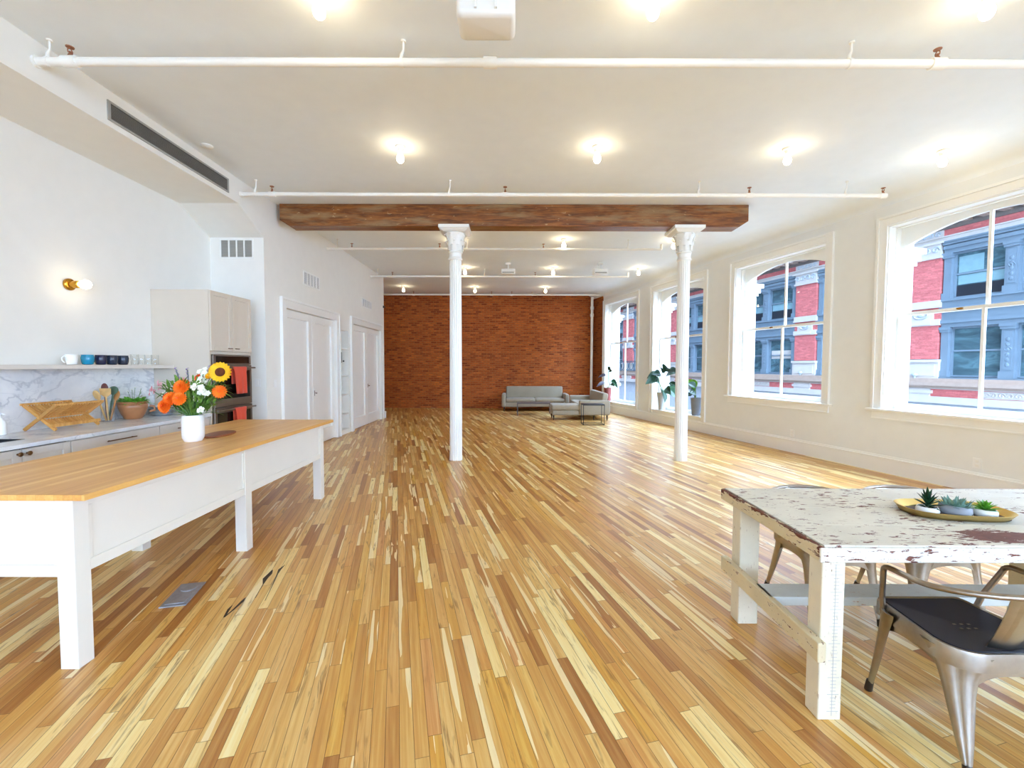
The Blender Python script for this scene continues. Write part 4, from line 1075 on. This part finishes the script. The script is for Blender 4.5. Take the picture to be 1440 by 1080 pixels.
# ------------------------------------------------------------------ steel armchairs (local +y = front)
def chair_proto(label):
    r = thing('metal_chair', label, 'chair', (0,0,0), 0, 'steel armchairs round the table')
    hw, yf, yk, zs = .185, .20, -.17, .445
    # seat pan: rounded square, slightly dished, with a rolled rim
    def outline(s, z, n=6):
        out = []
        for cx, cy, a0, rr in ((hw-.03, yf-.03, 0, .03), (-hw+.03, yf-.03, PI/2, .03), (-hw+.075, yk+.075, PI, .10), (hw-.075, yk+.075, 1.5*PI, .10)):
            for k in range(n+1):
                a = a0 + PI/2*k/n; out.append(((cx + rr*math.cos(a))*s, (cy + rr*math.sin(a) - .015)*s + .015, z))
        return out
    b = MB(); b.loft([outline(1.0, zs-.006), outline(1.0, zs+.004), outline(.97, zs+.010), outline(.80, zs+.006), outline(.4, zs-.002), outline(.02, zs-.004)])
    o = b.build('seat', SEATB, r, smooth=40)
    b = MB()
    for i in range(3):
        for j in range(2): b.box(-.035+.03*i, -.03+.03*j, zs+.0005, -.023+.03*i, -.022+.03*j, zs+.0017)
    b.build('drain_slots', STEEL, o)
    b = MB(); b.loft([outline(1.0, zs+.008), outline(1.06, zs+.010), outline(1.075, zs-.004), outline(1.08, zs-.06), outline(1.06, zs-.062), outline(1.04, zs-.010)], caps=False)
    b.build('seat_rim', CHAIRM, r, smooth=40)
    # splayed sheet legs: wide curved shoulders running down into a narrow channel
    for sx, sy in ((1,1), (-1,1), (-1,-1), (1,-1)):
        top = Vector((sx*.178, .175 if sy > 0 else -.155, 0)); foot = Vector((sx*.205, .215 if sy > 0 else -.245, 0))
        d = Vector((sx, sy, 0)).normalized(); t = Vector((-d.y, d.x, 0)); b = MB(); rings = []
        for z, f, w, dep in ((.437, 0, .215, .045), (.405, .02, .175, .042), (.37, .06, .138, .038), (.33, .13, .112, .034), (.28, .24, .094, .031), (.20, .45, .074, .028), (.12, .67, .054, .024), (.06, .84, .036, .020), (.045, .88, .030, .018)):
            c = top.lerp(foot, f) + Vector((0,0,z)) + d*.006
            prof = [(-1, -1.0), (-.9, -.45), (-.6, -.02), (-.3, .12), (-.16, .06), (0, .0), (.16, .06), (.3, .12), (.6, -.02), (.9, -.45), (1, -1.0), (.82, -.65), (.5, -.2), (0, -.2), (-.5, -.2), (-.82, -.65)]
            rings.append([c + t*(q*w*.5) + d*(e*dep) for q, e in prof])
        b.loft(rings); o = b.build('leg', CHAIRM, r, smooth=50)
        T = foot + Vector((0,0,0))
        MB().tube([T + Vector((0,0,.0)) , T + Vector((0,0,.004)), top.lerp(foot, .87)+Vector((0,0,.05))], [.014, .0165, .015], 10).build('foot_cap', DARKLEG, o, smooth=40)
    # arched skirts between the legs
    for (ax, ay, bx, by) in ((-.16,.205,.16,.205), (-.15,-.190,.15,-.190), (.194,-.14,.194,.17), (-.194,-.14,-.194,.17)):
        b = MB(); N = 12; lo = []
        for k in range(N+1):
            q = k/N; lo.append((ax+(bx-ax)*q, ay+(by-ay)*q, zs-.085-.05*(abs(2*q-1))**3))
        nn = Vector((by-ay, ax-bx, 0)).normalized()*.003
        for k in range(N):
            (x0,y0,z0),(x1,y1,z1) = lo[k], lo[k+1]
            b.ext([(x0,y0,z0),(x1,y1,z1),(x1,y1,zs-.02),(x0,y0,zs-.02)], nn)
        b.build('skirt', CHAIRM, r)
    # one bent tube: arm post, arm, back rail, arm, post
    zt = .665; P = []
    P += [(-.205, .15, .41), (-.225, .135, .50), (-.262, .09, .635)]
    for k in range(1, 4): a = PI/2*k/4; P.append((-.262-.006*k/4, .09-.05*(1-math.cos(a)), .635+.03*math.sin(a)))
    P += [(-.265, .0, zt), (-.262, -.08, zt+.004)]
    for k in range(0, 13):
        a = PI + PI*k/12; P.append((.258*math.cos(a), -.11+.16*math.sin(a), zt+.008+.03*math.sin(PI*k/12)))
    P += [(-x, y, z) for x, y, z in reversed(P[:8])]
    MB().tube(P, .0115, 12).build('arm_rail', CHAIRD, r, smooth=60)
    # broad back splat from seat to rail
    b = MB(); rows = []
    for t in (0, .25, .5, .75, 1):
        z = zs + .01 + (.70-zs-.01)*t; y = -.172 - .09*t - .008*math.sin(PI*t); w = .075 + .012*t
        rows.append([(-w, y+.012, z), (-w*.5, y, z), (0, y-.004, z), (w*.5, y, z), (w, y+.012, z), (w, y+.009, z), (0, y-.007, z), (-w, y+.009, z)])
    b.loft(rows); b.build('back_splat', CHAIRM, r, smooth=50)
    for sx in (-1, 1):
        b = MB(); b.tube([(sx*.205, .155, .425), (sx*.213, .15, .425)], .010, 10); b.build('rivet', STEEL, r, smooth=40)
    return r
c0 = chair_proto('steel armchair with black seat on the near side of the table, nearest the camera'); c0.location = (1.895, 1.81, 0)
dup(c0, (1.965, 2.745, 0), PI, 'steel armchair tucked in at the far side of the table, nearer the table end')
dup(c0, (2.585, 2.745, 0), PI, 'steel armchair tucked in at the far side of the table behind the plant tray')

# ------------------------------------------------------------------ tray with three succulents
TRX, TRY = 2.285, 2.255; TZ0 = TT + .0012
r = thing('tray', 'dark oval tray with gold rim holding three small succulents on the table', 'tray', (TRX, TRY, TZ0), -.14)
def octo(a, b_, z):
    out = []
    for k in range(40):
        t = 2*PI*k/40; e = 2/2.9; c, s = math.cos(t), math.sin(t)
        out.append((.92*a*math.copysign(abs(c)**e, c), .95*b_*math.copysign(abs(s)**e, s), z))
    return out
b = MB(); b.loft([octo(.235, .118, 0), octo(.238, .12, .004), octo(.245, .128, .0045)]); b.build('base', TRAYB, r, smooth=40)
b = MB(); b.loft([octo(.239, .121, .0005), octo(.262, .146, .034), octo(.265, .149, .036), octo(.263, .147, .037), octo(.238, .12, .005)], caps=False); b.build('rim', GOLD, r, smooth=50)
def succ(label, x, y, rad, h, mat, leafm, kind, sd):
    z0 = TZ0 + .0055; rad *= 1.1; h *= 1.1
    r = thing('succulent', label, 'potted plant', (x, y, z0), 0, 'small succulents on the gold tray')
    MB().lathe([(.004, 0), (rad*.6, 0), (rad*.85, h*.18), (rad, h*.5), (rad*.95, h*.82), (rad*.84, h), (rad*.76, h), (rad*.8, h*.75), (.004, h*.72)], n=28).build('pot', mat, r, smooth=50)
    b = MB(); rr = random.Random(sd)
    if kind == 'agave':
        for k in range(26):
            t = k/25; a = k*2.4; el = .15 + 1.25*t; z = h*.75 + .035*t
            leafblade(b, (0,0,z), (math.cos(a)*math.cos(el), math.sin(a)*math.cos(el), math.sin(el)), .075-.012*t, .0105, -.25+.5*(1-t), 5, .5)
    elif kind == 'rosette':
        for k in range(90):
            a = rr.random()*2*PI; rd = rad*.75*rr.random()**.5; el = rr.uniform(.3, 1.4)
            leafblade(b, (rd*math.cos(a), rd*math.sin(a), h*.8), (math.cos(a)*math.cos(el), math.sin(a)*math.cos(el), math.sin(el)), rr.uniform(.03,.06), .0075, .05, 3, .5)
    else:
        for k in range(34):
            t = k/33; a = k*2.4; el = .2 + 1.15*t
            leafblade(b, (0,0,h*.8), (math.cos(a)*math.cos(el), math.sin(a)*math.cos(el), math.sin(el)), .072-.01*t, .0085, .12, 4, .4)
    b.build('leaves', leafm, r)
succ('dark green spiky succulent in a white bowl at the left end of the gold tray', 2.125, 2.225, .044, .042, CERW, GREEND, 'agave', 1)
succ('pale blue-green succulent in a grey bowl in the middle of the gold tray', 2.245, 2.205, .06, .056, POTC, GREENB, 'rosette', 2)
succ('bright green succulent in a white bowl at the right end of the gold tray', 2.375, 2.185, .045, .042, CERW, GREENL, 'star', 3)

# ------------------------------------------------------------------ sofas
r = thing('sofa', 'grey two-seat sofa standing against the brick wall', 'sofa', (.78, 14.62, 0))
MB().rbox(-1.12, .02, .15, 1.12, .86, .30, .03).build('base', SOFA, r, smooth=50)
for s in (-1, 1):
    MB().rbox(s*1.12-(.0 if s > 0 else .0)-(.13 if s > 0 else 0), 0, .17, s*1.12+(.13 if s < 0 else 0), .88, .58, .035).build('arm', SOFA, r, smooth=50)
for k in range(2):
    MB().rbox(-.985+.985*k+.004, .01, .30, -.985+.985*(k+1)-.004, .70, .43, .045).build('seat_cushion', SOFA, r, smooth=50)
T = Matrix.Translation((0, .66, .40)) @ Matrix.Rotation(-.14, 4, 'X')
MB(T).rbox(-.985, 0, 0, .985, .16, .42, .05).build('backrest', SOFA, r, smooth=50)
for x in (-1.04, 1.04):
    for y in (.07, .80): MB().tube([(x, y, 0), (x, y, .16)], [.014, .024], 10).build('leg', DARKLEG, r, smooth=50)
r = thing('chaise_sofa', 'grey sofa with a chaise end, seen from its arm, before the windows', 'sofa', (1.11, 12.25, 0))
# local x to the right (back along x = 1.63), y away from the camera
MB().rbox(.02, .03, .14, .78, .72, .28, .03).rbox(.75, .03, .14, 1.62, 2.2, .28, .03).build('base', SOFA, r, smooth=50)
MB().rbox(.0, .02, .28, .80, .74, .43, .04).build('chaise_cushion', SOFA, r, smooth=50)
MB().rbox(.80, .14, .28, 1.40, 2.06, .43, .04).build('seat_cushion', SOFA, r, smooth=50)
MB().rbox(.77, -.005, .15, 1.63, .13, .565, .035).build('arm', SOFA, r, smooth=50)
MB().rbox(.77, 2.07, .15, 1.63, 2.2, .565, .035).build('arm', SOFA, r, smooth=50)
T = Matrix.Translation((1.38, .13, .38)) @ Matrix.Rotation(.17, 4, 'Y')
MB(T).rbox(0, 0, 0, .17, 1.94, .40, .05).build('backrest', SOFA, r, smooth=50)
for x, y in ((.06, .08), (.06, .66), (1.56, .08), (1.2, .12), (1.56, 2.12), (.85, 2.12)):
    MB().tube([(x, y, 0), (x, y, .15)], [.013, .026], 10).build('leg', DARKLEG, r, smooth=50)
r = thing('coffee_table', 'low coffee table with thin metal legs between the two sofas', 'coffee table', (.16, 13.45, 0))
MB().box(0, 0, .355, 1.05, .6, .385).build('top', SOFA if False else WIREG, r, bevel=.004)
for x in (.012, 1.038):
    for y in (.012, .588): MB().box(x-.012, y-.012, 0, x+.012, y+.012, .355).build('leg', WIREG, r)
r = thing('side_table', 'black wire frame side table in front of the chaise sofa arm', 'side table', (1.84, 11.30, 0))
b = MB(); w, d, h = .54, .36, .525; q = .009
for z in (q, h-q): b.tube([(0,0,z),(w,0,z)], q, 8).tube([(0,d,z),(w,d,z)], q, 8).tube([(0,0,z),(0,d,z)], q, 8).tube([(w,0,z),(w,d,z)], q, 8)
for x in (0, w):
    for y in (0, d): b.tube([(x,y,0),(x,y,h)], q, 8)
b.build('frame', WIRE, r, smooth=50)
MB().box(-.005, -.005, h, w+.005, d+.005, h+.012).build('top', WIRE, r)

# ------------------------------------------------------------------ plants on the low window sills
def wpt(y, d, z): return RWM @ Vector((rw(y), -d, z))
def planter(name, label, loc, r0, r1, h, mat):
    r = thing(name, label, 'potted plant', loc)
    MB().lathe([(.004, 0), (r0, 0), (r0+.005, .004), (r1, h), (r1-.012, h), (r1-.018, h-.03), (.004, h-.035)], n=32).build('pot', mat, r, smooth=40)
    MB().lathe([(.004, h-.034), (r1-.019, h-.034), (r1-.02, h-.03), (.004, h-.026)], n=24).build('soil', DARKLEG, r)
    return r
def turn(dx, dy):
    # keep leaves inside the room: outward offsets are swung along the sill
    return (dx*.30 - dy*.97, -dx*1.15 - dy*.25) if dx > 0 else (dx, dy)
def bigleaf(r, base, tip, L_, w, mat, rise=.4, nm='leaf', droop=.35):
    base, tip = Vector(base), Vector(tip); mid = base.lerp(tip, .5) + Vector((0, 0, .04))
    d = (tip - base); b = MB(); b.tube([base, mid, tip], .006, 6); b.build('stem', STEMG, r, smooth=60)
    b = MB(); hd = Vector((d.x, d.y, 0)); hd = hd.normalized() if hd.length > .01 else Vector((0,-1,0))
    leafblade(b, tip, (hd.x, hd.y, rise), L_, w, droop, 8, .25, twist=.9 if hd.x > 0 else -.9); b.build(nm, mat, r, solid=.002)
p0 = wpt(11.74, .06, .3605)
r = planter('potted_plant', 'large-leaved plant in a tall pale planter on the low sill left of the column', p0, .085, .135, .47, POTG)
for (dx, dy, dz, L_, w, rise, dr) in ((-.16,-.05,.86,.30,.085,-.1,.3), (-.05,.0,.92,.26,.09,.5,.4), (.16,.0,.92,.42,.12,.55,.35), (.12,.05,1.02,.36,.10,.9,.5), (-.10,-.06,.70,.20,.06,.5,.2), (.08,-.1,.60,.24,.10,-.6,.3), (-.02,-.1,.52,.22,.09,-.5,.5), (.22,-.05,.72,.26,.05,.0,.3), (.15,.02,.56,.22,.08,.1,.5), (.02,.04,.98,.25,.09,1.2,.3), (-.18,.0,.95,.2,.07,.1,.5)):
    dx, dy = turn(dx, dy); bigleaf(r, (dx*.1, dy*.1, .44), (dx*.85, dy*.8-.02, .44+(dz-.44)*1.0), L_*1.45, w*1.45, GREEND, rise, droop=dr)
p0 = wpt(10.42, .07, .3605)
r = planter('potted_plant', 'bright green leafy plant in a slate planter behind the second column', p0, .085, .13, .42, POTS)
for (dx, dy, dz, L_, w, rise, dr, m_) in ((-.02,.05,.62,.28,.10,1.4,.2,GREENL), (-.05,-.04,.52,.20,.09,.5,.4,GREEND), (-.12,-.04,.60,.22,.08,.3,.4,PLATEG), (-.02,.0,.66,.22,.08,1.0,.4,GREEND), (-.13,-.02,.5,.16,.06,.2,.3,GREEND), (-.03,.07,.55,.18,.08,.9,.3,GREENL)):
    bigleaf(r, (dx*.1, dy*.1, .38), (dx*.8, dy*.8, .38+(dz-.38)*1.0), L_*1.35, w*1.3, m_, rise, droop=dr)
p0 = wpt(14.66, .0, .3605)
r = planter('potted_plant', 'thin plant in a rust-red pot on the far window sill behind the sofa', p0, .09, .125, .44, POTR)
for (dx, dy, dz, L_, w, rise, dr) in ((.05,.0,.98,.22,.05,.3,.3), (-.15,-.05,.62,.26,.05,-.2,.3), (.18,-.05,.70,.28,.06,-.2,.6), (-.08,.0,.85,.24,.05,.2,.5), (.22,0,.58,.22,.04,-.1,.2), (.0,-.05,1.02,.2,.05,1.,.2)):
    dx, dy = turn(dx, dy); bigleaf(r, (dx*.1, dy*.1, .41), (dx*.8, dy*.8, .41+(dz-.41)*1.0), L_*1.2, w*1.35, DKRED if dx < 0 else GREEND, rise, droop=dr)
# ------------------------------------------------------------------ outside: pilasters on our own front, the street, the building across it
EXTW = paint('white_cast_iron_paint', S(206,204,198), .5, .03)
keys = sorted(WINS, key=lambda q: WINS[q][0])
for i, k in enumerate(keys):
    y0, y1, zs, zh, ap = WINS[k]; s0 = rw(y1) - CW + .03
    s1 = (rw(WINS[keys[i+1]][0]) + CW - .03) if i + 1 < len(keys) else s0 + .8
    if k in (6, 10): continue
    r = thing('exterior_pilaster', {1: 'white pilaster outside beyond the farthest window', 2: 'white pilaster outside between the two windows with plants', 3: 'white pilaster outside the window between the column and the largest window', 4: 'white pilaster outside at the far edge of the largest window', 5: 'white pilaster outside at the near edge of the largest window'}[k], 'pilaster', RWM @ Vector((s0, -.35, -4.5)), RANG, 'white pilasters on the window wall outside')
    w = s1 - s0
    MB().box(0, -.20, 0, w, -.001, 8.2).build('shaft', EXTW, r)
    b = MB(); 
    for q, (z0, z1, e) in enumerate(((7.50, 7.56, .03), (7.56, 7.66, .06), (7.66, 7.74, .10), (5.35, 5.45, .04))): b.box(-e, -.20-e, z0, w+e, -.002, z1)
    b.build('capital', EXTW, r)
room('street', MB(RWM).ext([(rw(-30), -1.0, -4.7), (rw(75), -1.0, -4.7), (rw(75), -17, -4.7), (rw(-30), -17, -4.7)], (0,0,.2)), paint('asphalt', S(120,120,122), .9, .1))

DF = 16.0
FR = Matrix.Translation(RWM @ Vector((0, -DF, 0)))
fr = thing('building', 'ornate red and white building with blue window bays across the street', 'building', RWM @ Vector((0, -DF, 0)), RANG)
# local x along the street, y towards our windows
FRED = m_brick('red_painted_brick', S(192,100,98), S(198,106,102), S(204,112,108), S(200,108,104), .25, .08, 'xz', mort=.008, stain=False)
FWHT = paint('white_stone_paint', S(200,190,180), .6, .04, 0, 3)
FTAN = paint('tan_stone', S(176,152,134), .7, .06)
FBRW = paint('brown_cornice_stone', S(112,100,92), .7, .1)
FBLU = paint('blue_cast_iron', S(114,130,140), .5, .06, 0, 2)
def m_fglass():
    g = NG('reflecting_window_glass'); co = g.coord()
    a = g.noise(g.mapping(co, (.9, 1, 2.2)), 1.1, 4, .6, .8)
    col = g.ramp(a, [(.3, S(50,70,76)), (.5, S(72,98,104)), (.62, S(92,124,130)), (.75, S(62,84,94))])
    return g.bsdf(col, .12, 0, .5)
FGL = m_fglass(); FGD = paint('dark_open_window', S(36,40,48), .3, .15); FCUR = paint('pale_blue_blind', S(130,162,166), .6, .06)
piers = [(4.2, 5.5), (9.9, 11.25), (15.6, 17.0), (21.4, 22.83), (27.3, 28.7), (34.0, 35.3), (41.1, 43.2), (47.5, 49.2)]
Z = dict(b0=0.0, led0=.72, led1=1.02, w1a=1.1, w1b=3.22, e1=4.05, w2a=4.42, w2b=6.36, e2=6.86, wb=7.07, rb=7.36, top=12.0)
S0, S1 = -6, 56
MB().box(S0, -1.0, -4.7, S1, -.32, Z['top']).build('facade_wall', FBLU, fr)
MB().box(S0, -.32, Z['rb'], S1, .0, Z['top']).build('upper_wall', FRED, fr)
# bands that run the whole length
MB().box(S0, -.32, .60, S1, .28, .70).box(S0, -.32, .70, S1, .40, .86).box(S0, -.32, .86, S1, .32, 1.02).build('ledge', FTAN, fr)
MB().box(S0, -.32, .24, S1, .16, .60).build('red_frieze', FRED, fr)
MB().box(S0, -.32, -.05, S1, .26, .24).box(S0, -.32, .56, S1, .2, .61).build('lower_band', FWHT, fr)
MB().box(S0, -.32, -4.7, S1, -.1, -.05).build('shopfront', paint('grey_shopfront', S(186,188,190), .6, .06), fr)
MB().box(S0, -.32, Z['e2'], S1, .14, Z['wb']-.04).box(S0, -.32, Z['wb']-.04, S1, .24, Z['wb']).build('white_band', FWHT, fr)
MB().box(S0, -.32, Z['wb'], S1, .06, Z['rb']).build('upper_frieze', FRED, fr)
MB().box(S0, -.32, Z['rb'], S1, .12, Z['rb']+.15).box(S0, -.32, 8.0, S1, .95, 8.25).build('cornice', FBRW, fr)
b = MB(); s = S0 + .2
while s < S1: b.box(s, 0, Z['rb']+.15, s+.24, .62, 8.0); s += .62
b.build('cornice_brackets', FTAN, fr)
b = MB(); b.box(S0, -.32, Z['rb']+.15, S1, .05, 8.0); b.build('cornice_soffit', FBRW, fr)
rr = random.Random(5)
def scroll(mb, x0, x1, z0, z1, y, n, rad=.012):
    """raised curling ornament"""
    w = (x1-x0)/n
    for k in range(n):
        cx = x0 + w*(k+.5); cz = (z0+z1)/2; R = min(w, z1-z0)*.48; sg = 1 if k % 2 else -1
        mb.tube([(cx + sg*R*(1-t*.85)*math.cos(7.5*t), y, cz + R*(1-t*.85)*math.sin(7.5*t)) for t in [q/14 for q in range(15)]], rad, 5)
for (a, c) in piers:
    w = c - a
    MB().box(a+.06, -.32, Z['w2a']-.02, c-.06, .10, 6.22).box(a+.06, -.32, 1.86, c-.06, .10, 3.32).box(a, -.32, 3.3, c, .06, 4.1).build('red_pier', FRED, fr)
    b = MB()
    b.box(a, -.32, 6.20, c, .2, 6.30); b.box(a+.05, -.32, 6.30, c-.05, .16, 6.86); b.box(a-.08, -.32, 6.80, c+.08, .26, 6.90)
    b.box(a, -.32, 4.08, c, .2, 4.16); b.box(a, -.32, 4.16, c, .14, Z['w2a']-.02)
    b.box(a, -.32, 3.32, c, .16, 3.58); b.box(a+.25, -.32, 3.58, c-.25, .14, 4.0); b.box(a+.3, -.32, 3.36, c-.3, .2, 3.54)
    b.box(a-.02, -.32, 1.02, c+.02, .14, 1.72); b.box(a-.04, -.32, 1.72, c+.04, .22, 1.84); b.box(a+.1, .14, 1.12, c-.1, .165, 1.62)
    b.box(a+.2, -.32, .24, c-.2, .24, .56); b.box(a+.12, -.32, .36, c-.12, .28, .50)
    b.build('pier_stonework', FWHT, fr)
    b = MB(); scroll(b, a+.05, c-.05, 6.34, 6.78, .18, 4, .035); scroll(b, a+.1, c-.1, 7.09, 7.34, .1, 5, .03)
    b.tube([((a+c)/2 + .26*math.cos(t), .16, 3.79 + .15*math.sin(t)) for t in [2*PI*k/20 for k in range(20)]], .03, 6, closed=True); b.ell(((a+c)/2, .15, 3.79), .15, .05, .08)
    b.build('pier_ornament', PLATEG, fr, smooth=60)
    MB().box(a, -.32, Z['wb'], c, .10, Z['rb']+.1).build('frieze_block', FWHT, fr)
    b = MB(); b.ell((a+.75, .30, 1.16), .13, .09, .08, 10, 6); b.tube([(a+.75, .30, 1.02), (a+.75, .30, 1.12)], .04, 8); b.build('spotlight', PLATEG, fr, smooth=60)
for i in range(len(piers)-1):
    a, c = piers[i][1], piers[i+1][0]; w = c - a; nW = 2 if w < 5 else 3
    if w < 1.5: continue
    ep, pw = .26, .40; ww = (w - 2*ep - (nW-1)*pw)/nW
    for (za, zb, ze) in ((Z['w2a'], Z['w2b'], Z['e2']), (Z['w1a'], Z['w1b'], Z['e1'])):
        b = MB(); b.box(a, -.32, zb-.02, c, .02, zb+.16); b.box(a, -.32, zb+.16, c, .09, zb+.30); b.box(a, -.32, zb+.30, c, .02, ze-.16); b.box(a, -.32, ze-.16, c, .14, ze-.06); b.box(a, -.32, ze-.06, c, .2, ze)
        b.box(a, -.32, za-.10, c, .10, za-.02); b.box(a, -.32, za-.36 if za > 3 else za-.09, c, .02, za-.10)
        b.build('entablature', FBLU, fr)
        xs = [a + ep + k*(ww+pw) for k in range(nW)]
        b = MB()
        def pil(x0, x1, orn):
            b.box(x0, -.32, za-.02, x1, .0, zb); b.box(x0-.03, -.32, za-.02, x1+.03, .06, za+.25); b.box(x0-.03, -.32, zb-.22, x1+.03, .06, zb-.12); b.box(x0-.05, -.32, zb-.12, x1+.05, .09, zb)
            if orn: b.box(x0+.07, 0, za+.32, x1-.07, .018, zb-.3); scroll(b, x0+.08, x1-.08, za+.5, zb-.4, .025, 1, .02); [b.ell(((x0+x1)/2, .02, za+.5+q*.2), .07, .02, .08, 8, 5) for q in range(int((zb-za-.9)/.2))]
        pil(a, a+ep, False); pil(c-ep, c, False)
        for k in range(nW-1): pil(xs[k]+ww, xs[k]+ww+pw, True)
        b.build('pilasters', FBLU, fr)
        for k, x in enumerate(xs):
            f = .07; zm = za + (zb-za)*.52
            b = MB(); b.box(x, -.30, za, x+f, -.16, zb-.02); b.box(x+ww-f, -.30, za, x+ww, -.16, zb-.02); b.box(x+f, -.30, za, x+ww-f, -.16, za+f); b.box(x+f, -.30, zb-.02-f, x+ww-f, -.16, zb-.02); b.box(x+f, -.30, zm-.035, x+ww-f, -.19, zm+.035)
            o = b.build('window', FBLU, fr)
            MB().box(x+f, -.29, za+f, x+ww-f, -.26, zb-.02-f).build('glazing', FGL, o)
            if za > 3:
                MB().box(x+f+.05, -.258, za+f+.5, x+ww-f-.05, -.25, zm-.05).build('blind', FCUR, o)
                MB().box(x+f, -.258, za+f, x+ww-f, -.25, za+f+.46).build('open_gap', FGD, o)
                if k == nW-1: MB().box(x+ww*.45, -.258, zm+.06, x+ww-f-.05, -.25, zb-.2).build('blind', FCUR, o)
    b = MB(); scroll(b, (a+c)/2-.6, (a+c)/2+.6, .27, .52, .19, 5, .03); b.box((a+c)/2-.62, .1, .26, (a+c)/2+.62, .175, .54); b.build('frieze_ornament', FWHT, fr, smooth=60)
    if i == 3:
        for q in (0, 1): MB().box(xs[0]+.12+q*(ww*.5), -.258, 2.0, xs[0]+.12+q*(ww*.5)+ww*.36, -.245, 2.5).build('window_poster', FWHT, fr)
    # storey above the cornice
    for k in range(nW):
        x = a + ep + k*(ww+pw); o = MB().box(x-.08, -.1, 8.9, x+ww+.08, .08, 11.2).build('window', FBLU, fr); MB().box(x, .08, 9.0, x+ww, .1, 11.1).build('glazing', FGL, o)
# ornamental railing with ring pattern
r = thing('balcony_railing', 'dark ornamental railing with ring pattern seen through the farthest window', 'railing', RWM @ Vector((0, -DF+.42, 0)), RANG)
b = MB()
for z in (1.10, 1.98): b.box(36.0, -.02, z-.035, 44.0, .02, z+.035)
for k in range(9):
    cx = 36.4 + k*.9; b.tube([(cx + .36*math.cos(t), 0, 1.54 + .40*math.sin(t)) for t in [2*PI*q/20 for q in range(20)]], .03, 6, closed=True)
    b.box(cx-.47, -.015, 1.1, cx-.43, .015, 1.98)
b.build('ironwork', paint('dark_teal_iron', S(70,92,104), .5, .1), r)

# ------------------------------------------------------------------ daylight, camera
w = bpy.data.worlds.new('daylight_sky'); sc.world = w; w.use_nodes = True
nt = w.node_tree; nt.nodes.clear()
def wn(t): return nt.nodes.new('ShaderNode' + t)
out = wn('OutputWorld'); bg = wn('Background'); nt.links.new(bg.outputs[0], out.inputs[0])
tc = wn('TexCoord'); 
def wdot(v):
    d = wn('VectorMath'); d.operation = 'DOT_PRODUCT'; nt.links.new(tc.outputs['Generated'], d.inputs[0]); d.inputs[1].default_value = v; return d.outputs['Value']
def wramp(x, lo, hi, a, b_):
    m = wn('MapRange'); nt.links.new(x, m.inputs[0]); m.inputs[1].default_value = lo; m.inputs[2].default_value = hi; m.inputs[3].default_value = a; m.inputs[4].default_value = b_; m.interpolation_type = 'SMOOTHSTEP'; return m.outputs[0]
def wmath(op, a, b_):
    m = wn('Math'); m.operation = op
    for i, q in enumerate((a, b_)):
        if isinstance(q, (int, float)): m.inputs[i].default_value = q
        else: nt.links.new(q, m.inputs[i])
    return m.outputs[0]
SKY_SIDE, SKY_BACK, SKY_DIM = 20.0, 17.0, .6
side = wramp(wdot((.80, .1, .58)), .2, .98, SKY_DIM, SKY_SIDE)
back = wramp(wdot((.38, -.72, .58)), .3, .95, 0, SKY_BACK)
nt.links.new(wmath('ADD', side, back), bg.inputs[1])
bg.inputs[0].default_value = S(186, 215, 255)
# portals in the window openings steer the sampling of the sky light
def portal(loc, rot, sx, sy):
    L_ = bpy.data.lights.new('window_portal', 'AREA'); L_.shape = 'RECTANGLE'; L_.size = sx; L_.size_y = sy; L_.cycles.is_portal = True
    o = bpy.data.objects.new('window_portal', L_); COL.objects.link(o); o.location = loc; o.rotation_euler = rot
for k, (y0, y1, zs, zh, ap) in WINS.items():
    c = RWM @ Vector(((rw(y0)+rw(y1))/2, -.36, (zs+zh)/2)); portal(c, (PI/2, 0, RANG + PI), rw(y1)-rw(y0)-.2, zh-zs)
for a, c in RW3: portal(((a+c)/2, YR-.31, 2.05), (PI/2, 0, PI), c-a, 3.1)

cam = bpy.data.cameras.new('camera'); co_ = bpy.data.objects.new('camera', cam); COL.objects.link(co_)
cam.sensor_fit = 'HORIZONTAL'; cam.sensor_width = 36; cam.lens = 36*620/1440; cam.clip_start = .05; cam.clip_end = 300
P_, R_ = math.radians(2.401), math.radians(.15)
fwd = Vector((0, math.cos(P_), -math.sin(P_))); right = Vector((1,0,0)); up = right.cross(fwd)
rr_ = right*math.cos(R_) + up*math.sin(R_); uu_ = -right*math.sin(R_) + up*math.cos(R_)
M = Matrix((rr_, uu_, -fwd)).transposed().to_4x4(); M.translation = (0, 0, 1.53)
co_.matrix_world = M; sc.camera = co_
sc.view_settings.view_transform = 'Standard'; sc.view_settings.look = 'None'; sc.view_settings.gamma = 1; sc.view_settings.use_curve_mapping = False
sc.view_settings.exposure = 0.12
cy = sc.cycles
cy.max_bounces = 14; cy.diffuse_bounces = 8; cy.glossy_bounces = 5; cy.transparent_max_bounces = 24; cy.sample_clamp_indirect = 8; cy.caustics_reflective = False
